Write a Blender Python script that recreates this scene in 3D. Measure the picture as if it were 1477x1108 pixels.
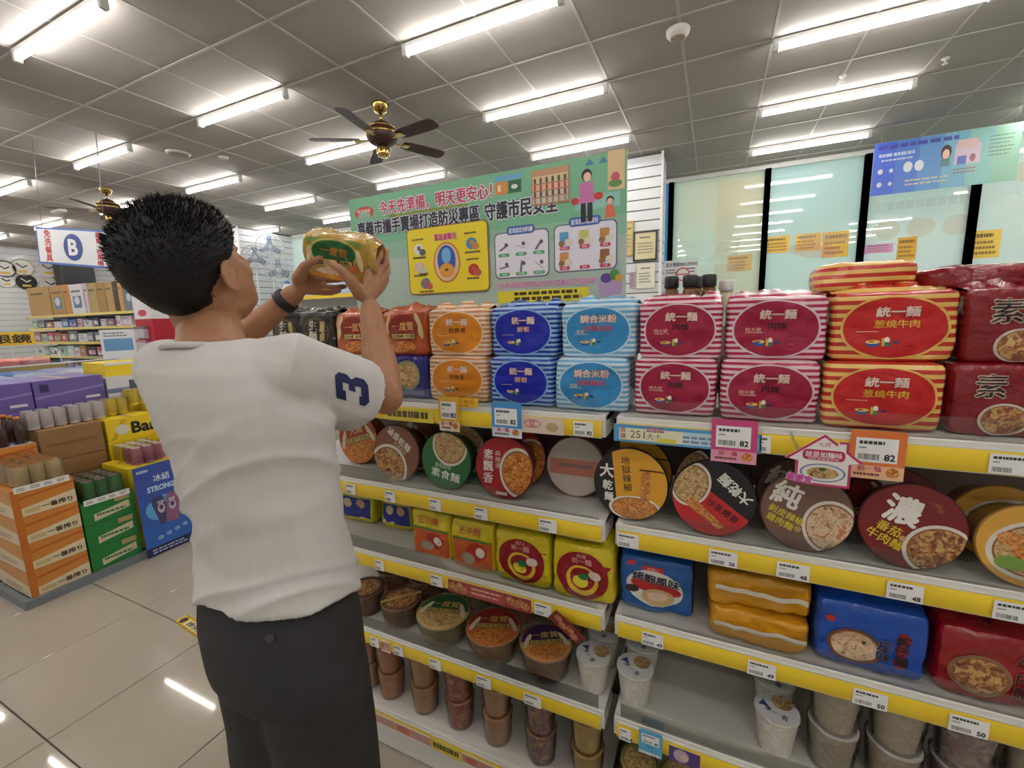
import bpy, bmesh, math, random
from mathutils import Vector, Matrix, noise
from mathutils.geometry import tessellate_polygon

for o in list(bpy.data.objects):
    bpy.data.objects.remove(o)
SC = bpy.context.scene
COL = SC.collection
pi = math.pi

# ------------------------------------------------------------------ camera
HC, FPX, YAW, PITCH, ROLL = 1.55, 625.6, 0.4363, 0.1562, 0.0297


def cam_axes():
    cy, sy, cp, sp = math.cos(YAW), math.sin(YAW), math.cos(PITCH), math.sin(PITCH)
    f = Vector((-sy * cp, cy * cp, -sp))
    r = Vector((cy, sy, 0))
    d = f.cross(r)
    cr, sr = math.cos(ROLL), math.sin(ROLL)
    return r * cr + d * sr, d * cr - r * sr, f


CR, CD, CF = cam_axes()
cam = bpy.data.cameras.new('camera')
cam.sensor_width = 36
cam.lens = 36 * FPX / 1477
cam.clip_start = 0.02
camo = bpy.data.objects.new('camera', cam)
COL.objects.link(camo)
mw = Matrix((CR, -CD, -CF)).transposed().to_4x4()
mw.translation = (0, 0, HC)
camo.matrix_world = mw
SC.camera = camo

# ------------------------------------------------------------------ world, exposure
W = bpy.data.worlds.new('daylight')
SC.world = W
W.use_nodes = True
W.node_tree.nodes['Background'].inputs[0].default_value = (0.93, 0.98, 1.0, 1)
W.node_tree.nodes['Background'].inputs[1].default_value = 2.4
SC.view_settings.view_transform = 'Standard'
SC.view_settings.look = 'None'
SC.view_settings.gamma = 1
SC.view_settings.use_curve_mapping = False
SC.view_settings.exposure = 0.60
TUBE_POWER = 27.0


# ------------------------------------------------------------------ pixel -> place
def ray(x, y):
    return CR * ((x - 738.5) / FPX) + CD * ((y - 554) / FPX) + CF


def PD(x, y, dep):
    return ray(x, y) * dep + Vector((0, 0, HC))


def PYp(x, y, Y):
    d = ray(x, y)
    return d * (Y / d.y) + Vector((0, 0, HC))


def PXp(x, y, X):
    d = ray(x, y)
    return d * (X / d.x) + Vector((0, 0, HC))


def PZp(x, y, Z):
    d = ray(x, y)
    return d * ((Z - HC) / d.z) + Vector((0, 0, HC))


# ------------------------------------------------------------------ materials
def lin(c):
    return tuple(((v / 255) / 12.92 if v / 255 <= .04045 else ((v / 255 + .055) / 1.055) ** 2.4) for v in c) + (1,)


MC = {}


class NT:
    def __init__(s, name):
        s.m = bpy.data.materials.new(name)
        s.m.use_nodes = True
        s.n = s.m.node_tree.nodes
        s.l = s.m.node_tree.links
        s.b = s.n['Principled BSDF']
        s.out = s.n['Material Output']

    def node(s, t, **kw):
        nd = s.n.new(t)
        for k, v in kw.items():
            setattr(nd, k, v)
        return nd

    def math(s, op, a, b=None):
        nd = s.node('ShaderNodeMath', operation=op)
        for i, v in enumerate((a, b)):
            if v is None:
                continue
            if isinstance(v, (int, float)):
                nd.inputs[i].default_value = v
            else:
                s.l.new(v, nd.inputs[i])
        return nd.outputs[0]

    def mix(s, fac, a, b):
        nd = s.node('ShaderNodeMix', data_type='RGBA')
        for i, v in ((0, fac), (6, a), (7, b)):
            if isinstance(v, (int, float, tuple)):
                nd.inputs[i].default_value = v
            else:
                s.l.new(v, nd.inputs[i])
        return nd.outputs[2]

    def obj(s):
        return s.node('ShaderNodeTexCoord').outputs['Object']

    def noise(s, scale, detail=2, vec=None):
        nd = s.node('ShaderNodeTexNoise')
        nd.inputs['Scale'].default_value = scale
        nd.inputs['Detail'].default_value = detail
        s.l.new(vec if vec is not None else s.obj(), nd.inputs['Vector'])
        return nd.outputs[0]

    def ramp(s, fac, stops):
        nd = s.node('ShaderNodeValToRGB')
        e = nd.color_ramp.elements
        while len(e) < len(stops):
            e.new(0.5)
        for i, (p, c) in enumerate(stops):
            e[i].position = p
            e[i].color = lin(c)
        s.l.new(fac, nd.inputs[0])
        return nd.outputs[0]

    def bump(s, h, st, dist=.01):
        nd = s.node('ShaderNodeBump')
        nd.inputs['Strength'].default_value = st
        nd.inputs['Distance'].default_value = dist
        s.l.new(h, nd.inputs['Height'])
        s.l.new(nd.outputs[0], s.b.inputs['Normal'])

    def set(s, rough=.5, metal=0, spec=.5, coat=0):
        s.b.inputs['Roughness'].default_value = rough
        s.b.inputs['Metallic'].default_value = metal
        s.b.inputs['Specular IOR Level'].default_value = spec
        s.b.inputs['Coat Weight'].default_value = coat
        s.b.inputs['Coat Roughness'].default_value = .08


def M(name, col, rough=.5, metal=0, spec=.5, var=.08, vs=8, bump=0, bs=60, coat=0, dist=.005):
    """plain procedural surface: base colour with a little noise variation and optional fine relief"""
    if name in MC:
        return MC[name]
    t = NT(name)
    t.set(rough, metal, spec, coat)
    c = lin(col)
    dk = tuple(v * (1 - var) for v in c[:3]) + (1,)
    lt = tuple(min(1, v * (1 + var)) for v in c[:3]) + (1,)
    nz = t.noise(vs, 3)
    t.l.new(t.mix(nz, dk, lt), t.b.inputs['Base Color'])
    if bump:
        t.bump(t.noise(bs, 3), bump, dist)
    MC[name] = t.m
    return t.m


def ink(col):
    """flat print colour"""
    n = 'print_%02x%02x%02x' % tuple(col)
    return M(n, col, rough=.38, var=.03, vs=30)


def stripes(name, a, b, period, duty=.5, rough=.24, off=0.0):
    if name in MC:
        return MC[name]
    t = NT(name)
    t.set(rough, 0, .5, .25)
    sep = t.node('ShaderNodeSeparateXYZ')
    t.l.new(t.obj(), sep.inputs[0])
    z = t.math('MULTIPLY', t.math('ADD', sep.outputs[2], 5 + off), 1 / period)
    f = t.math('GREATER_THAN', t.math('FRACT', z), duty)
    t.l.new(t.mix(f, lin(a), lin(b)), t.b.inputs['Base Color'])
    t.bump(t.noise(45, 2), .35, .006)
    MC[name] = t.m
    return t.m


def film(name, col, rough=.22):
    """printed plastic bag film"""
    if name in MC:
        return MC[name]
    t = NT(name)
    t.set(rough, 0, .5, .3)
    c = lin(col)
    dk = tuple(v * .82 for v in c[:3]) + (1,)
    t.l.new(t.mix(t.noise(14, 2), dk, c), t.b.inputs['Base Color'])
    t.bump(t.noise(38, 3), .65, .010)
    MC[name] = t.m
    return t.m


def food(name, stops, scale=90):
    if name in MC:
        return MC[name]
    t = NT(name)
    t.set(.45)
    nz = t.node('ShaderNodeTexNoise')
    nz.inputs['Scale'].default_value = scale
    nz.inputs['Detail'].default_value = 3
    nz.inputs['Distortion'].default_value = 1.6
    t.l.new(t.obj(), nz.inputs['Vector'])
    t.l.new(t.ramp(nz.outputs[0], stops), t.b.inputs['Base Color'])
    MC[name] = t.m
    return t.m


def clear(name, tint=(255, 255, 255), gloss=.12, rough=.06):
    if name in MC:
        return MC[name]
    t = NT(name)
    t.n.remove(t.b)
    tr = t.node('ShaderNodeBsdfTransparent')
    tr.inputs[0].default_value = lin(tint)
    gl = t.node('ShaderNodeBsdfGlossy')
    gl.inputs['Roughness'].default_value = rough
    mx = t.node('ShaderNodeMixShader')
    fr = t.node('ShaderNodeFresnel')
    fr.inputs[0].default_value = 1.4
    f = t.math('ADD', t.math('MULTIPLY', fr.outputs[0], .8), gloss - .03)
    if 'film' in name:
        nd = t.node('ShaderNodeBump')
        nd.inputs['Strength'].default_value = .6
        nd.inputs['Distance'].default_value = .01
        t.l.new(t.noise(55, 2), nd.inputs['Height'])
        t.l.new(nd.outputs[0], gl.inputs['Normal'])
    t.l.new(f, mx.inputs[0])
    t.l.new(tr.outputs[0], mx.inputs[1])
    t.l.new(gl.outputs[0], mx.inputs[2])
    t.l.new(mx.outputs[0], t.out.inputs[0])
    MC[name] = t.m
    return t.m


def emit(name, col, st):
    if name in MC:
        return MC[name]
    t = NT(name)
    t.b.inputs['Base Color'].default_value = lin(col)
    t.b.inputs['Emission Color'].default_value = lin(col)
    t.b.inputs['Emission Strength'].default_value = st
    MC[name] = t.m
    return t.m


# ------------------------------------------------------------------ mesh builder
class MB:
    def __init__(s):
        s.v, s.f, s.mi, s.sm, s.mats = [], [], [], [], []

    def mat(s, m):
        if m not in s.mats:
            s.mats.append(m)
        return s.mats.index(m)

    def add(s, vs, fs, m, smooth=False):
        b = len(s.v)
        s.v += [tuple(p) for p in vs]
        k = s.mat(m)
        for f in fs:
            s.f.append(tuple(i + b for i in f))
            s.mi.append(k)
            s.sm.append(smooth)
        return b

    def xf(s, b, mtx):
        for i in range(b, len(s.v)):
            s.v[i] = tuple(mtx @ Vector(s.v[i]))

    def box(s, x0, y0, z0, x1, y1, z1, m, c=0):
        b = len(s.v)
        x0, x1 = min(x0, x1), max(x0, x1)
        y0, y1 = min(y0, y1), max(y0, y1)
        z0, z1 = min(z0, z1), max(z0, z1)
        if not c:
            vs = [(x, y, z) for z in (z0, z1) for y in (y0, y1) for x in (x0, x1)]
            s.add(vs, [(0, 2, 3, 1), (4, 5, 7, 6), (0, 1, 5, 4), (2, 6, 7, 3), (0, 4, 6, 2), (1, 3, 7, 5)], m)
        else:
            bm = bmesh.new()
            bmesh.ops.create_cube(bm, size=1)
            for v in bm.verts:
                v.co = Vector(((x0 + x1) / 2 + v.co.x * (x1 - x0), (y0 + y1) / 2 + v.co.y * (y1 - y0), (z0 + z1) / 2 + v.co.z * (z1 - z0)))
            bmesh.ops.bevel(bm, geom=bm.edges[:], offset=c, segments=1, affect='EDGES')
            bm.verts.index_update()
            s.add([v.co for v in bm.verts], [[v.index for v in f.verts] for f in bm.faces], m)
            bm.free()
        return b

    def lathe(s, prof, m, n=24, mtx=None, cap0=True, cap1=True, smooth=True, mats=None):
        b = len(s.v)
        vs = [(r * math.cos(2 * pi * i / n), r * math.sin(2 * pi * i / n), z) for r, z in prof for i in range(n)]
        k0 = s.add(vs, [], m)
        for j in range(len(prof) - 1):
            mm = s.mat(mats[j] if mats else m)
            for i in range(n):
                a, c = j * n + i, j * n + (i + 1) % n
                s.f.append((b + a, b + c, b + c + n, b + a + n))
                s.mi.append(mm)
                s.sm.append(smooth)
        if cap0:
            s.f.append(tuple(b + i for i in reversed(range(n))))
            s.mi.append(s.mat(mats[0] if mats else m))
            s.sm.append(False)
        if cap1:
            q = b + (len(prof) - 1) * n
            s.f.append(tuple(q + i for i in range(n)))
            s.mi.append(s.mat(mats[-1] if mats else m))
            s.sm.append(False)
        if mtx:
            s.xf(b, mtx)
        return b

    def tube(s, pts, rad, m, n=10, round_ends=True):
        pts = [Vector(p) for p in pts]
        if isinstance(rad, (int, float)):
            rad = [rad] * len(pts)
        rings = []
        P, Rr = list(pts), list(rad)
        if round_ends:
            d0 = (pts[0] - pts[1]).normalized()
            d1 = (pts[-1] - pts[-2]).normalized()
            r0, r1 = rad[0], rad[-1]
            P = [pts[0] + d0 * r0 * math.sin(a) for a in (1.45, 1.0, .5)] + P + [pts[-1] + d1 * r1 * math.sin(a) for a in (.5, 1.0, 1.45)]
            Rr = [r0 * math.cos(a) for a in (1.45, 1.0, .5)] + Rr + [r1 * math.cos(a) for a in (.5, 1.0, 1.45)]
        up = None
        vs = []
        for i, p in enumerate(P):
            t = (P[min(i + 1, len(P) - 1)] - P[max(i - 1, 0)]).normalized()
            if up is None:
                up = t.orthogonal().normalized()
            up = (up - t * up.dot(t)).normalized()
            sd = t.cross(up)
            vs += [p + (up * math.cos(2 * pi * k / n) + sd * math.sin(2 * pi * k / n)) * Rr[i] for k in range(n)]
        fs = [(j * n + k, j * n + (k + 1) % n, (j + 1) * n + (k + 1) % n, (j + 1) * n + k) for j in range(len(P) - 1) for k in range(n)]
        fs += [tuple(reversed(range(n))), tuple(range((len(P) - 1) * n, len(P) * n))]
        return s.add(vs, fs, m, True)

    def ell(s, c, rx, ry, rz, m, rot=None, n=16):
        c = Vector(c)
        vs, fs = [], []
        k = n // 2
        for j in range(k + 1):
            th = pi * (j + .02) / (k + .04)
            for i in range(n):
                p = Vector((rx * math.sin(th) * math.cos(2 * pi * i / n), ry * math.sin(th) * math.sin(2 * pi * i / n), rz * math.cos(th)))
                vs.append(c + (rot @ p if rot else p))
        for j in range(k):
            for i in range(n):
                fs.append((j * n + i, (j + 1) * n + i, (j + 1) * n + (i + 1) % n, j * n + (i + 1) % n))
        fs += [tuple(range(n)), tuple(reversed(range(k * n, k * n + n)))]
        return s.add(vs, fs, m, True)

    def grid(s, fn, nu, nv, m, smooth=True, flip=False):
        vs = [fn(i / nu, j / nv) for j in range(nv + 1) for i in range(nu + 1)]
        w = nu + 1
        fs = [(j * w + i, j * w + i + 1, (j + 1) * w + i + 1, (j + 1) * w + i) for j in range(nv) for i in range(nu)]
        if flip:
            fs = [f[::-1] for f in fs]
        return s.add(vs, fs, m, smooth)

    def prism(s, poly, y0, y1, m):
        n = len(poly)
        vs = [(x, y0, z) for x, z in poly] + [(x, y1, z) for x, z in poly]
        fs = [tuple(range(n)), tuple(reversed(range(n, 2 * n)))] + [(i, i + n, (i + 1) % n + n, (i + 1) % n) for i in range(n)]
        return s.add(vs, fs, m)

    def loft(s, rings, m, smooth=True):
        n = len(rings[0])
        vs = [p for r in rings for p in r]
        fs = [(j * n + k, j * n + (k + 1) % n, (j + 1) * n + (k + 1) % n, (j + 1) * n + k) for j in range(len(rings) - 1) for k in range(n)]
        fs += [tuple(reversed(range(n))), tuple(range((len(rings) - 1) * n, len(rings) * n))]
        return s.add(vs, fs, m, smooth)

    def mesh(s, name):
        me = bpy.data.meshes.new(name)
        me.from_pydata(s.v, [], s.f)
        for m in s.mats:
            me.materials.append(m)
        me.polygons.foreach_set('material_index', s.mi)
        me.polygons.foreach_set('use_smooth', s.sm)
        me.update()
        return me

    def build(s, name, parent=None, loc=(0, 0, 0), rot=(0, 0, 0)):
        return link(name, s.mesh(name), parent, loc, rot)


def link(name, me, parent=None, loc=(0, 0, 0), rot=(0, 0, 0)):
    o = bpy.data.objects.new(name, me)
    COL.objects.link(o)
    o.parent = parent
    o.location = loc
    o.rotation_euler = rot
    return o


def tag(o, label, cat, group=None):
    o['label'] = label
    o['category'] = cat
    if group:
        o['group'] = group
    return o


def thing(name, label, cat, loc=(0, 0, 0), rot=(0, 0, 0), group=None):
    o = link(name, None, None, loc, rot)
    o.empty_display_size = .05
    return tag(o, label, cat, group)


def struct(o):
    o['kind'] = 'structure'
    return o


def dup(root, loc, rot=None, label=None, group=None):
    r = root.copy()
    COL.objects.link(r)
    r.location = loc
    if rot is not None:
        r.rotation_euler = rot
    if label:
        r['label'] = label
    if group:
        r['group'] = group
    for ch in [o for o in root.children]:
        c = ch.copy()
        COL.objects.link(c)
        c.parent = r
        for g in [o for o in ch.children]:
            d = g.copy()
            COL.objects.link(d)
            d.parent = c
    return r


# ------------------------------------------------------------------ flat print: shapes and lettering laid on a surface
TX = {}


def glyphs(s, bold):
    k = (s, bold)
    if k not in TX:
        cu = bpy.data.curves.new('lettering', 'FONT')
        cu.body = s
        cu.resolution_u = 2
        cu.offset = bold
        o = bpy.data.objects.new('lettering', cu)
        me = bpy.data.meshes.new_from_object(o)
        vs = [v.co.to_2d() for v in me.vertices]
        fs = [tuple(p.vertices) for p in me.polygons]
        bpy.data.objects.remove(o)
        bpy.data.meshes.remove(me)
        bpy.data.curves.remove(cu)
        if vs:
            xs, ys = [p.x for p in vs], [p.y for p in vs]
            c = Vector(((min(xs) + max(xs)) / 2, (min(ys) + max(ys)) / 2))
            w, h = max(xs) - min(xs), max(ys) - min(ys)
            vs = [p - c for p in vs]
        else:
            w = h = 0
        TX[k] = (vs, fs, w, h)
    return TX[k]


class Pr:
    """a flat print: ordered coloured shapes in x (right), z (up) metres"""

    def __init__(s):
        s.it = []
        s.lay = 0

    def _a(s, vs, fs, m, same=False, inc=1):
        s.it.append((vs, fs, m if not isinstance(m, tuple) else ink(m), inc))

    def ell(s, cx, cz, rx, rz, m, n=28, rot=0, rings=None):
        rings = max(1, min(8, int(max(rx, rz) / .007)))
        cr, sr = math.cos(rot), math.sin(rot)
        vs, fs = [(cx, cz)], []
        for j in range(1, rings + 1):
            for i in range(n):
                x, z = rx * j / rings * math.cos(2 * pi * i / n), rz * j / rings * math.sin(2 * pi * i / n)
                vs.append((cx + x * cr - z * sr, cz + x * sr + z * cr))
        fs = [(0, 1 + i, 1 + (i + 1) % n) for i in range(n)]
        for j in range(rings - 1):
            for i in range(n):
                a, b = 1 + j * n + i, 1 + j * n + (i + 1) % n
                fs.append((a, a + n, b + n, b))
        s._a(vs, fs, m)
        return s

    def ring(s, cx, cz, rx, rz, k, m, n=40):
        vs = [(cx + rx * q * math.cos(2 * pi * i / n), cz + rz * q * math.sin(2 * pi * i / n)) for q in (1, k) for i in range(n)]
        s._a(vs, [(i, (i + 1) % n, (i + 1) % n + n, i + n) for i in range(n)], m)
        return s

    def rect(s, x0, z0, x1, z1, m, nx=1, nz=1):
        nx, nz = [max(k, min(14, int(abs(q) / .011))) if abs(q) < .3 else k for k, q in ((nx, x1 - x0), (nz, z1 - z0))]
        vs = [(x0 + (x1 - x0) * i / nx, z0 + (z1 - z0) * j / nz) for j in range(nz + 1) for i in range(nx + 1)]
        w = nx + 1
        s._a(vs, [(j * w + i, j * w + i + 1, (j + 1) * w + i + 1, (j + 1) * w + i) for j in range(nz) for i in range(nx)], m)
        return s

    def poly(s, pts, m):
        t = tessellate_polygon([[Vector((x, z, 0)) for x, z in pts]])
        fs = []
        for f in t:
            a, b, c = [pts[i] for i in f]
            fs.append(f if (b[0] - a[0]) * (c[1] - a[1]) - (b[1] - a[1]) * (c[0] - a[0]) > 0 else f[::-1])
        s._a(list(pts), fs, m)
        return s

    def rr(s, x0, z0, x1, z1, r, m):
        pts = []
        for cx, cz, a0 in ((x1 - r, z0 + r, -pi / 2), (x1 - r, z1 - r, 0), (x0 + r, z1 - r, pi / 2), (x0 + r, z0 + r, pi)):
            pts += [(cx + r * math.cos(a0 + k * pi / 8), cz + r * math.sin(a0 + k * pi / 8)) for k in range(5)]
        return s.poly(pts, m)

    def half(s, cx, cz, rx, rz, ang, off, m, n=40):
        """part of an ellipse on one side of a line"""
        nx, nz = math.cos(ang), math.sin(ang)
        pts = [(rx * math.cos(2 * pi * i / n), rz * math.sin(2 * pi * i / n)) for i in range(n)]
        out = []
        for i in range(n):
            a, b = pts[i], pts[(i + 1) % n]
            da, db = a[0] * nx + a[1] * nz - off, b[0] * nx + b[1] * nz - off
            if da >= 0:
                out.append(a)
            if da * db < 0:
                t = da / (da - db)
                out.append((a[0] + (b[0] - a[0]) * t, a[1] + (b[1] - a[1]) * t))
        return s.poly([(cx + x, cz + z) for x, z in out], m)

    def text(s, t, cx, cz, size, m, bold=.012, rot=0, sx=1, vert=False, edge=None, fit=None):
        if vert:
            n = len(t)
            for i, ch in enumerate(t):
                q = ((n - 1) / 2 - i) * size * 1.02
                s.text(ch, cx - q * math.sin(rot), cz + q * math.cos(rot), size, m, bold, rot, sx, False, edge)
            return s
        if edge:
            s.text(t, cx, cz, size, edge[0], bold + edge[1], rot, sx, False, None, fit)
        vs, fs, w, h = glyphs(t, 0)
        if not vs:
            return s
        if fit:
            size, sx = size, min(4, fit / (w * size))
        cr, sr = math.cos(rot), math.sin(rot)
        q = bold * size
        if bold <= .001:
            offs = [(0, 0)]
        elif bold < .03:
            offs = [(-q, -q * .4), (q, q * .4)]
        else:
            offs = [(q * math.cos(k * pi / 3), q * math.sin(k * pi / 3)) for k in range(6)]
        s.lay += 1
        for k, (ox, oz) in enumerate(offs):
            o = []
            for p in vs:
                x, z = p.x * size * sx + ox, p.y * size + oz
                o.append((cx + x * cr - z * sr, cz + x * sr + z * cr))
            s._a(o, fs, m, True, 1 if k == 0 else .14)
        return s

    def lines(s, x0, z0, x1, z1, n, m, seed=0, frac=.5):
        """rows of small unreadable type"""
        rnd = random.Random(seed)
        for i in range(n):
            za = z1 - (z1 - z0) * (i + .2) / n
            zb = za - (z1 - z0) * frac / n
            x = x0
            xe = x1 - (x1 - x0) * rnd.random() * .25
            while x < xe:
                w = (x1 - x0) * rnd.uniform(.05, .14)
                s._a([(x, zb), (min(x + w, xe), zb), (min(x + w, xe), za), (x, za)], [(0, 1, 2, 3)], m, True)
                x += w * 1.25
        return s

    def into(s, mb, fn=None, eps=.0004):
        fn = fn or (lambda x, z, d: (x, -d, z))
        done = []
        for vs, fs, m, inc in s.it:          # each shape lies just above the shapes it covers
            xs, zs = [q[0] for q in vs], [q[1] for q in vs]
            bb = (min(xs), min(zs), max(xs), max(zs))
            lay = inc + max([l for c, l in done if c[0] < bb[2] and bb[0] < c[2] and c[1] < bb[3] and bb[1] < c[3]], default=0)
            done.append((bb, lay))
            mb.add([fn(x, z, lay * eps) for x, z in vs], fs, m)
        return mb


def rotx(a):
    return Matrix.Rotation(a, 4, 'X')


def roty(a):
    return Matrix.Rotation(a, 4, 'Y')


def rotz(a):
    return Matrix.Rotation(a, 4, 'Z')


def T(x, y, z):
    return Matrix.Translation((x, y, z))


ORD = ['first', 'second', 'third', 'fourth', 'fifth', 'sixth', 'seventh', 'eighth', 'ninth', 'tenth', 'eleventh', 'twelfth', 'thirteenth', 'fourteenth', 'fifteenth', 'sixteenth', 'seventeenth', 'eighteenth', 'nineteenth', 'twentieth']

# ================================================================== room shell
ZC = 3.48
X0, X1, Y0, Y1 = -15.0, 4.4, -3.4, 7.2


def inview(p):
    d = Vector(p) - Vector((0, 0, HC))
    z = d.dot(CF)
    if z < .1:
        return False
    x, y = 738.5 + FPX * d.dot(CR) / z, 554 + FPX * d.dot(CD) / z
    return -60 < x < 1540 and -60 < y < 1170


def tiled(parent, name, ax, ay, pitch, z0, z1, gap, mat, limit=300):
    cells = []
    i0, i1 = math.floor((X0 - ax) / pitch), math.ceil((X1 - ax) / pitch)
    j0, j1 = math.floor((Y0 - ay) / pitch), math.ceil((Y1 - ay) / pitch)
    for i in range(i0, i1):
        for j in range(j0, j1):
            xa, xb = max(X0, ax + i * pitch), min(X1, ax + (i + 1) * pitch)
            ya, yb = max(Y0, ay + j * pitch), min(Y1, ay + (j + 1) * pitch)
            if xb - xa < .02 or yb - ya < .02:
                continue
            cx, cy = (xa + xb) / 2, (ya + yb) / 2
            vis = any(inview((x, y, z1)) for x, y in ((xa, ya), (xb, ya), (xa, yb), (xb, yb), (cx, cy)))
            cells.append((0 if vis else 1, math.hypot(cx, cy), xa, ya, xb, yb))
    cells.sort()
    shared = {}
    rest = MB()
    g = gap / 2
    for k, (nv, _, xa, ya, xb, yb) in enumerate(cells):
        if nv == 0 and k < limit:
            key = (round(xb - xa, 3), round(yb - ya, 3))
            if key not in shared:
                mb = MB()
                w, d = (xb - xa) / 2 - g, (yb - ya) / 2 - g
                mb.box(-w, -d, 0, w, d, z1 - z0, mat, c=.0015)
                shared[key] = mb.mesh(name)
            link(name, shared[key], parent, ((xa + xb) / 2, (ya + yb) / 2, z0))
        else:
            rest.box(xa + g, ya + g, z0, xb - g, yb - g, z1, mat)
    r = rest.build(name + '_field', parent)
    r['kind'] = 'stuff'


def build_shell():
    wallm = M('wall_paint', (205, 208, 204), .7, var=.04)
    # floor
    t = NT('floor_tile_polished')
    t.set(.045, 0, .5)
    nz = t.noise(1.7, 4, t.node('ShaderNodeNewGeometry').outputs['Position'])
    t.l.new(t.ramp(nz, [(.3, (168, 159, 144)), (.7, (178, 169, 154))]), t.b.inputs['Base Color'])
    mb = MB()
    mb.box(X0, Y0, -.12, X1, Y1, -.012, M('grout', (118, 110, 100), .8))
    fl = struct(mb.build('floor'))
    a = PZp(207, 875, 0)
    tiled(fl, 'floor_tile', a.x, a.y, .59, -.012, 0, .0045, t.m)
    # ceiling
    mb = MB()
    mb.box(X0, Y0, ZC + .03, X1, Y1, ZC + .12, M('slab_over_ceiling', (120, 115, 108), .8))
    ce = struct(mb.build('ceiling'))
    cm = M('ceiling_board', (166, 162, 156), .85, var=.05, vs=2, bump=.15, bs=120)
    tiled(ce, 'ceiling_tile', -2.09, 2.81, .6, ZC, ZC + .015, .012, cm)
    bars = MB()
    bm = M('grid_bar', (186, 184, 178), .5)
    for i in range(-25, 13):
        x = -2.09 + i * .6
        if X0 < x < X1:
            bars.box(x - .009, Y0, ZC - .004, x + .009, Y1, ZC + .02, bm)
    for j in range(-12, 10):
        y = 2.81 + j * .6
        if Y0 < y < Y1:
            bars.box(X0, y - .009, ZC - .0045, X1, y + .009, ZC + .02, bm)
    bars.build('ceiling_grid', ce)
    # walls
    for nm, b in (('wall_left', (X0 - .12, Y0, 0, X0, Y1, ZC + .1)), ('wall_right', (X1, Y0, 0, X1 + .12, Y1, ZC + .1)), ('wall_rear', (X0, Y0 - .12, 0, X1, Y0, ZC + .1))):
        mb = MB()
        mb.box(*b, wallm if nm != 'wall_left' else stripes('slat_wall_far', (150, 152, 156), (222, 224, 226), .128, .08, .5))
        struct(mb.build(nm))
    # window wall: low wall and head
    xs = [-9.0 + i * 1.135 for i in range(8)]
    mb = MB()
    mb.box(X0, Y1, 0, X1, Y1 + .12, .95, wallm)
    mb.box(X0, Y1, ZC - .06, X1, Y1 + .12, ZC + .1, M('head_trim', (216, 218, 214), .5))
    mb.box(X0, Y1, .95, -9.0, Y1 + .12, ZC - .06, wallm)
    struct(mb.build('wall_back'))
    # white slat pillars
    slat = M('white_slat_board', (222, 224, 226), .35, var=.03)
    dark = M('slat_groove', (96, 98, 100), .7)
    for nm, (xa, ya, xb, yb) in (('wall_pillar', (-1.32, 5.93, -.64, 6.32)), ('wall_pillar', (-9.9, 5.95, -8.75, Y1))):
        mb = MB()
        mb.box(xa + .02, ya + .02, 0, xb - .02, yb, ZC, dark)
        p = struct(mb.build(nm))
        me = MB()
        me.box(xa, ya, .006, xb, ya + .02, .122, slat, c=.003)
        me.box(xb - .02, ya + .02, .006, xb, yb, .122, slat, c=.003)
        me.box(xa, ya + .02, .006, xa + .02, yb, .122, slat, c=.003)
        me = me.mesh('slat_board')
        z = 0
        while z < ZC - .06:
            link('slat_board', me, p, (0, 0, z))
            z += .128
        tr = MB()
        tr.box(xb - .022, ya - .008, 0, xb + .008, ya + .02, ZC, M('pillar_corner', (232, 233, 232), .4))
        tr.build('corner_trim', p)
    # windows
    frame = M('window_frame_dark', (44, 46, 50), .4)

    def pane(name, a, b, seed):
        if name in MC:
            return MC[name]
        t = NT(name)
        t.n.remove(t.b)
        nz = t.noise(.9, 1)
        col = t.ramp(nz, [(.3, a), (.7, b)])
        tl = t.node('ShaderNodeBsdfTranslucent')
        df = t.node('ShaderNodeBsdfDiffuse')
        t.l.new(col, tl.inputs[0])
        t.l.new(col, df.inputs[0])
        m1 = t.node('ShaderNodeMixShader')
        m1.inputs[0].default_value = .35
        t.l.new(tl.outputs[0], m1.inputs[1])
        t.l.new(df.outputs[0], m1.inputs[2])
        gl = t.node('ShaderNodeBsdfGlossy')
        gl.inputs['Roughness'].default_value = .015
        fr = t.node('ShaderNodeFresnel')
        fr.inputs[0].default_value = 1.5
        m2 = t.node('ShaderNodeMixShader')
        t.l.new(t.math('MULTIPLY', fr.outputs[0], 2.2), m2.inputs[0])
        t.l.new(m1.outputs[0], m2.inputs[1])
        t.l.new(gl.outputs[0], m2.inputs[2])
        t.l.new(m2.outputs[0], t.out.inputs[0])
        MC[name] = t.m
        return t.m
    P1 = pane('window_film_green', (206, 226, 212), (220, 224, 208), 1)
    P2 = pane('window_film_aqua', (202, 226, 224), (212, 226, 216), 2)
    P3 = pane('window_film_pale', (214, 228, 220), (218, 228, 222), 3)
    spans = [(-9.0 + i * 1.06, -9.0 + (i + 1) * 1.06, P3) for i in range(7)]
    P4 = pane('window_film_blue', (120, 180, 216), (136, 190, 220), 4)
    mx = [PYp(968, 300, Y1).x, PYp(1105, 300, Y1).x, PYp(1246, 300, Y1).x, PYp(1400, 330, Y1).x, X1]
    spans += [(mx[0] - 1.0, mx[0], P4)]
    spans[6] = (spans[6][0], mx[0] - 1.0, P3)
    spans += [(mx[0], mx[1], P1), (mx[1], mx[2], P2), (mx[2], mx[3], P3), (mx[3], mx[4], P3)]
    for i, (a, b, pm) in enumerate(spans):
        mb = MB()
        for (p, q) in ((a - .035, a + .035), (b - .035, b + .035)):
            mb.box(p, Y1 - .05, .95, q, Y1 + .06, ZC - .06, frame)
        mb.box(a, Y1 - .05, .90, b, Y1 + .06, 1.0, frame)
        w = struct(mb.build('window_%d' % (i + 1)))
        g = MB()
        g.box(a + .035, Y1 + .02, 1.0, b - .035, Y1 + .028, ZC - .06, pm)
        go = g.build('pane', w)
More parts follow.
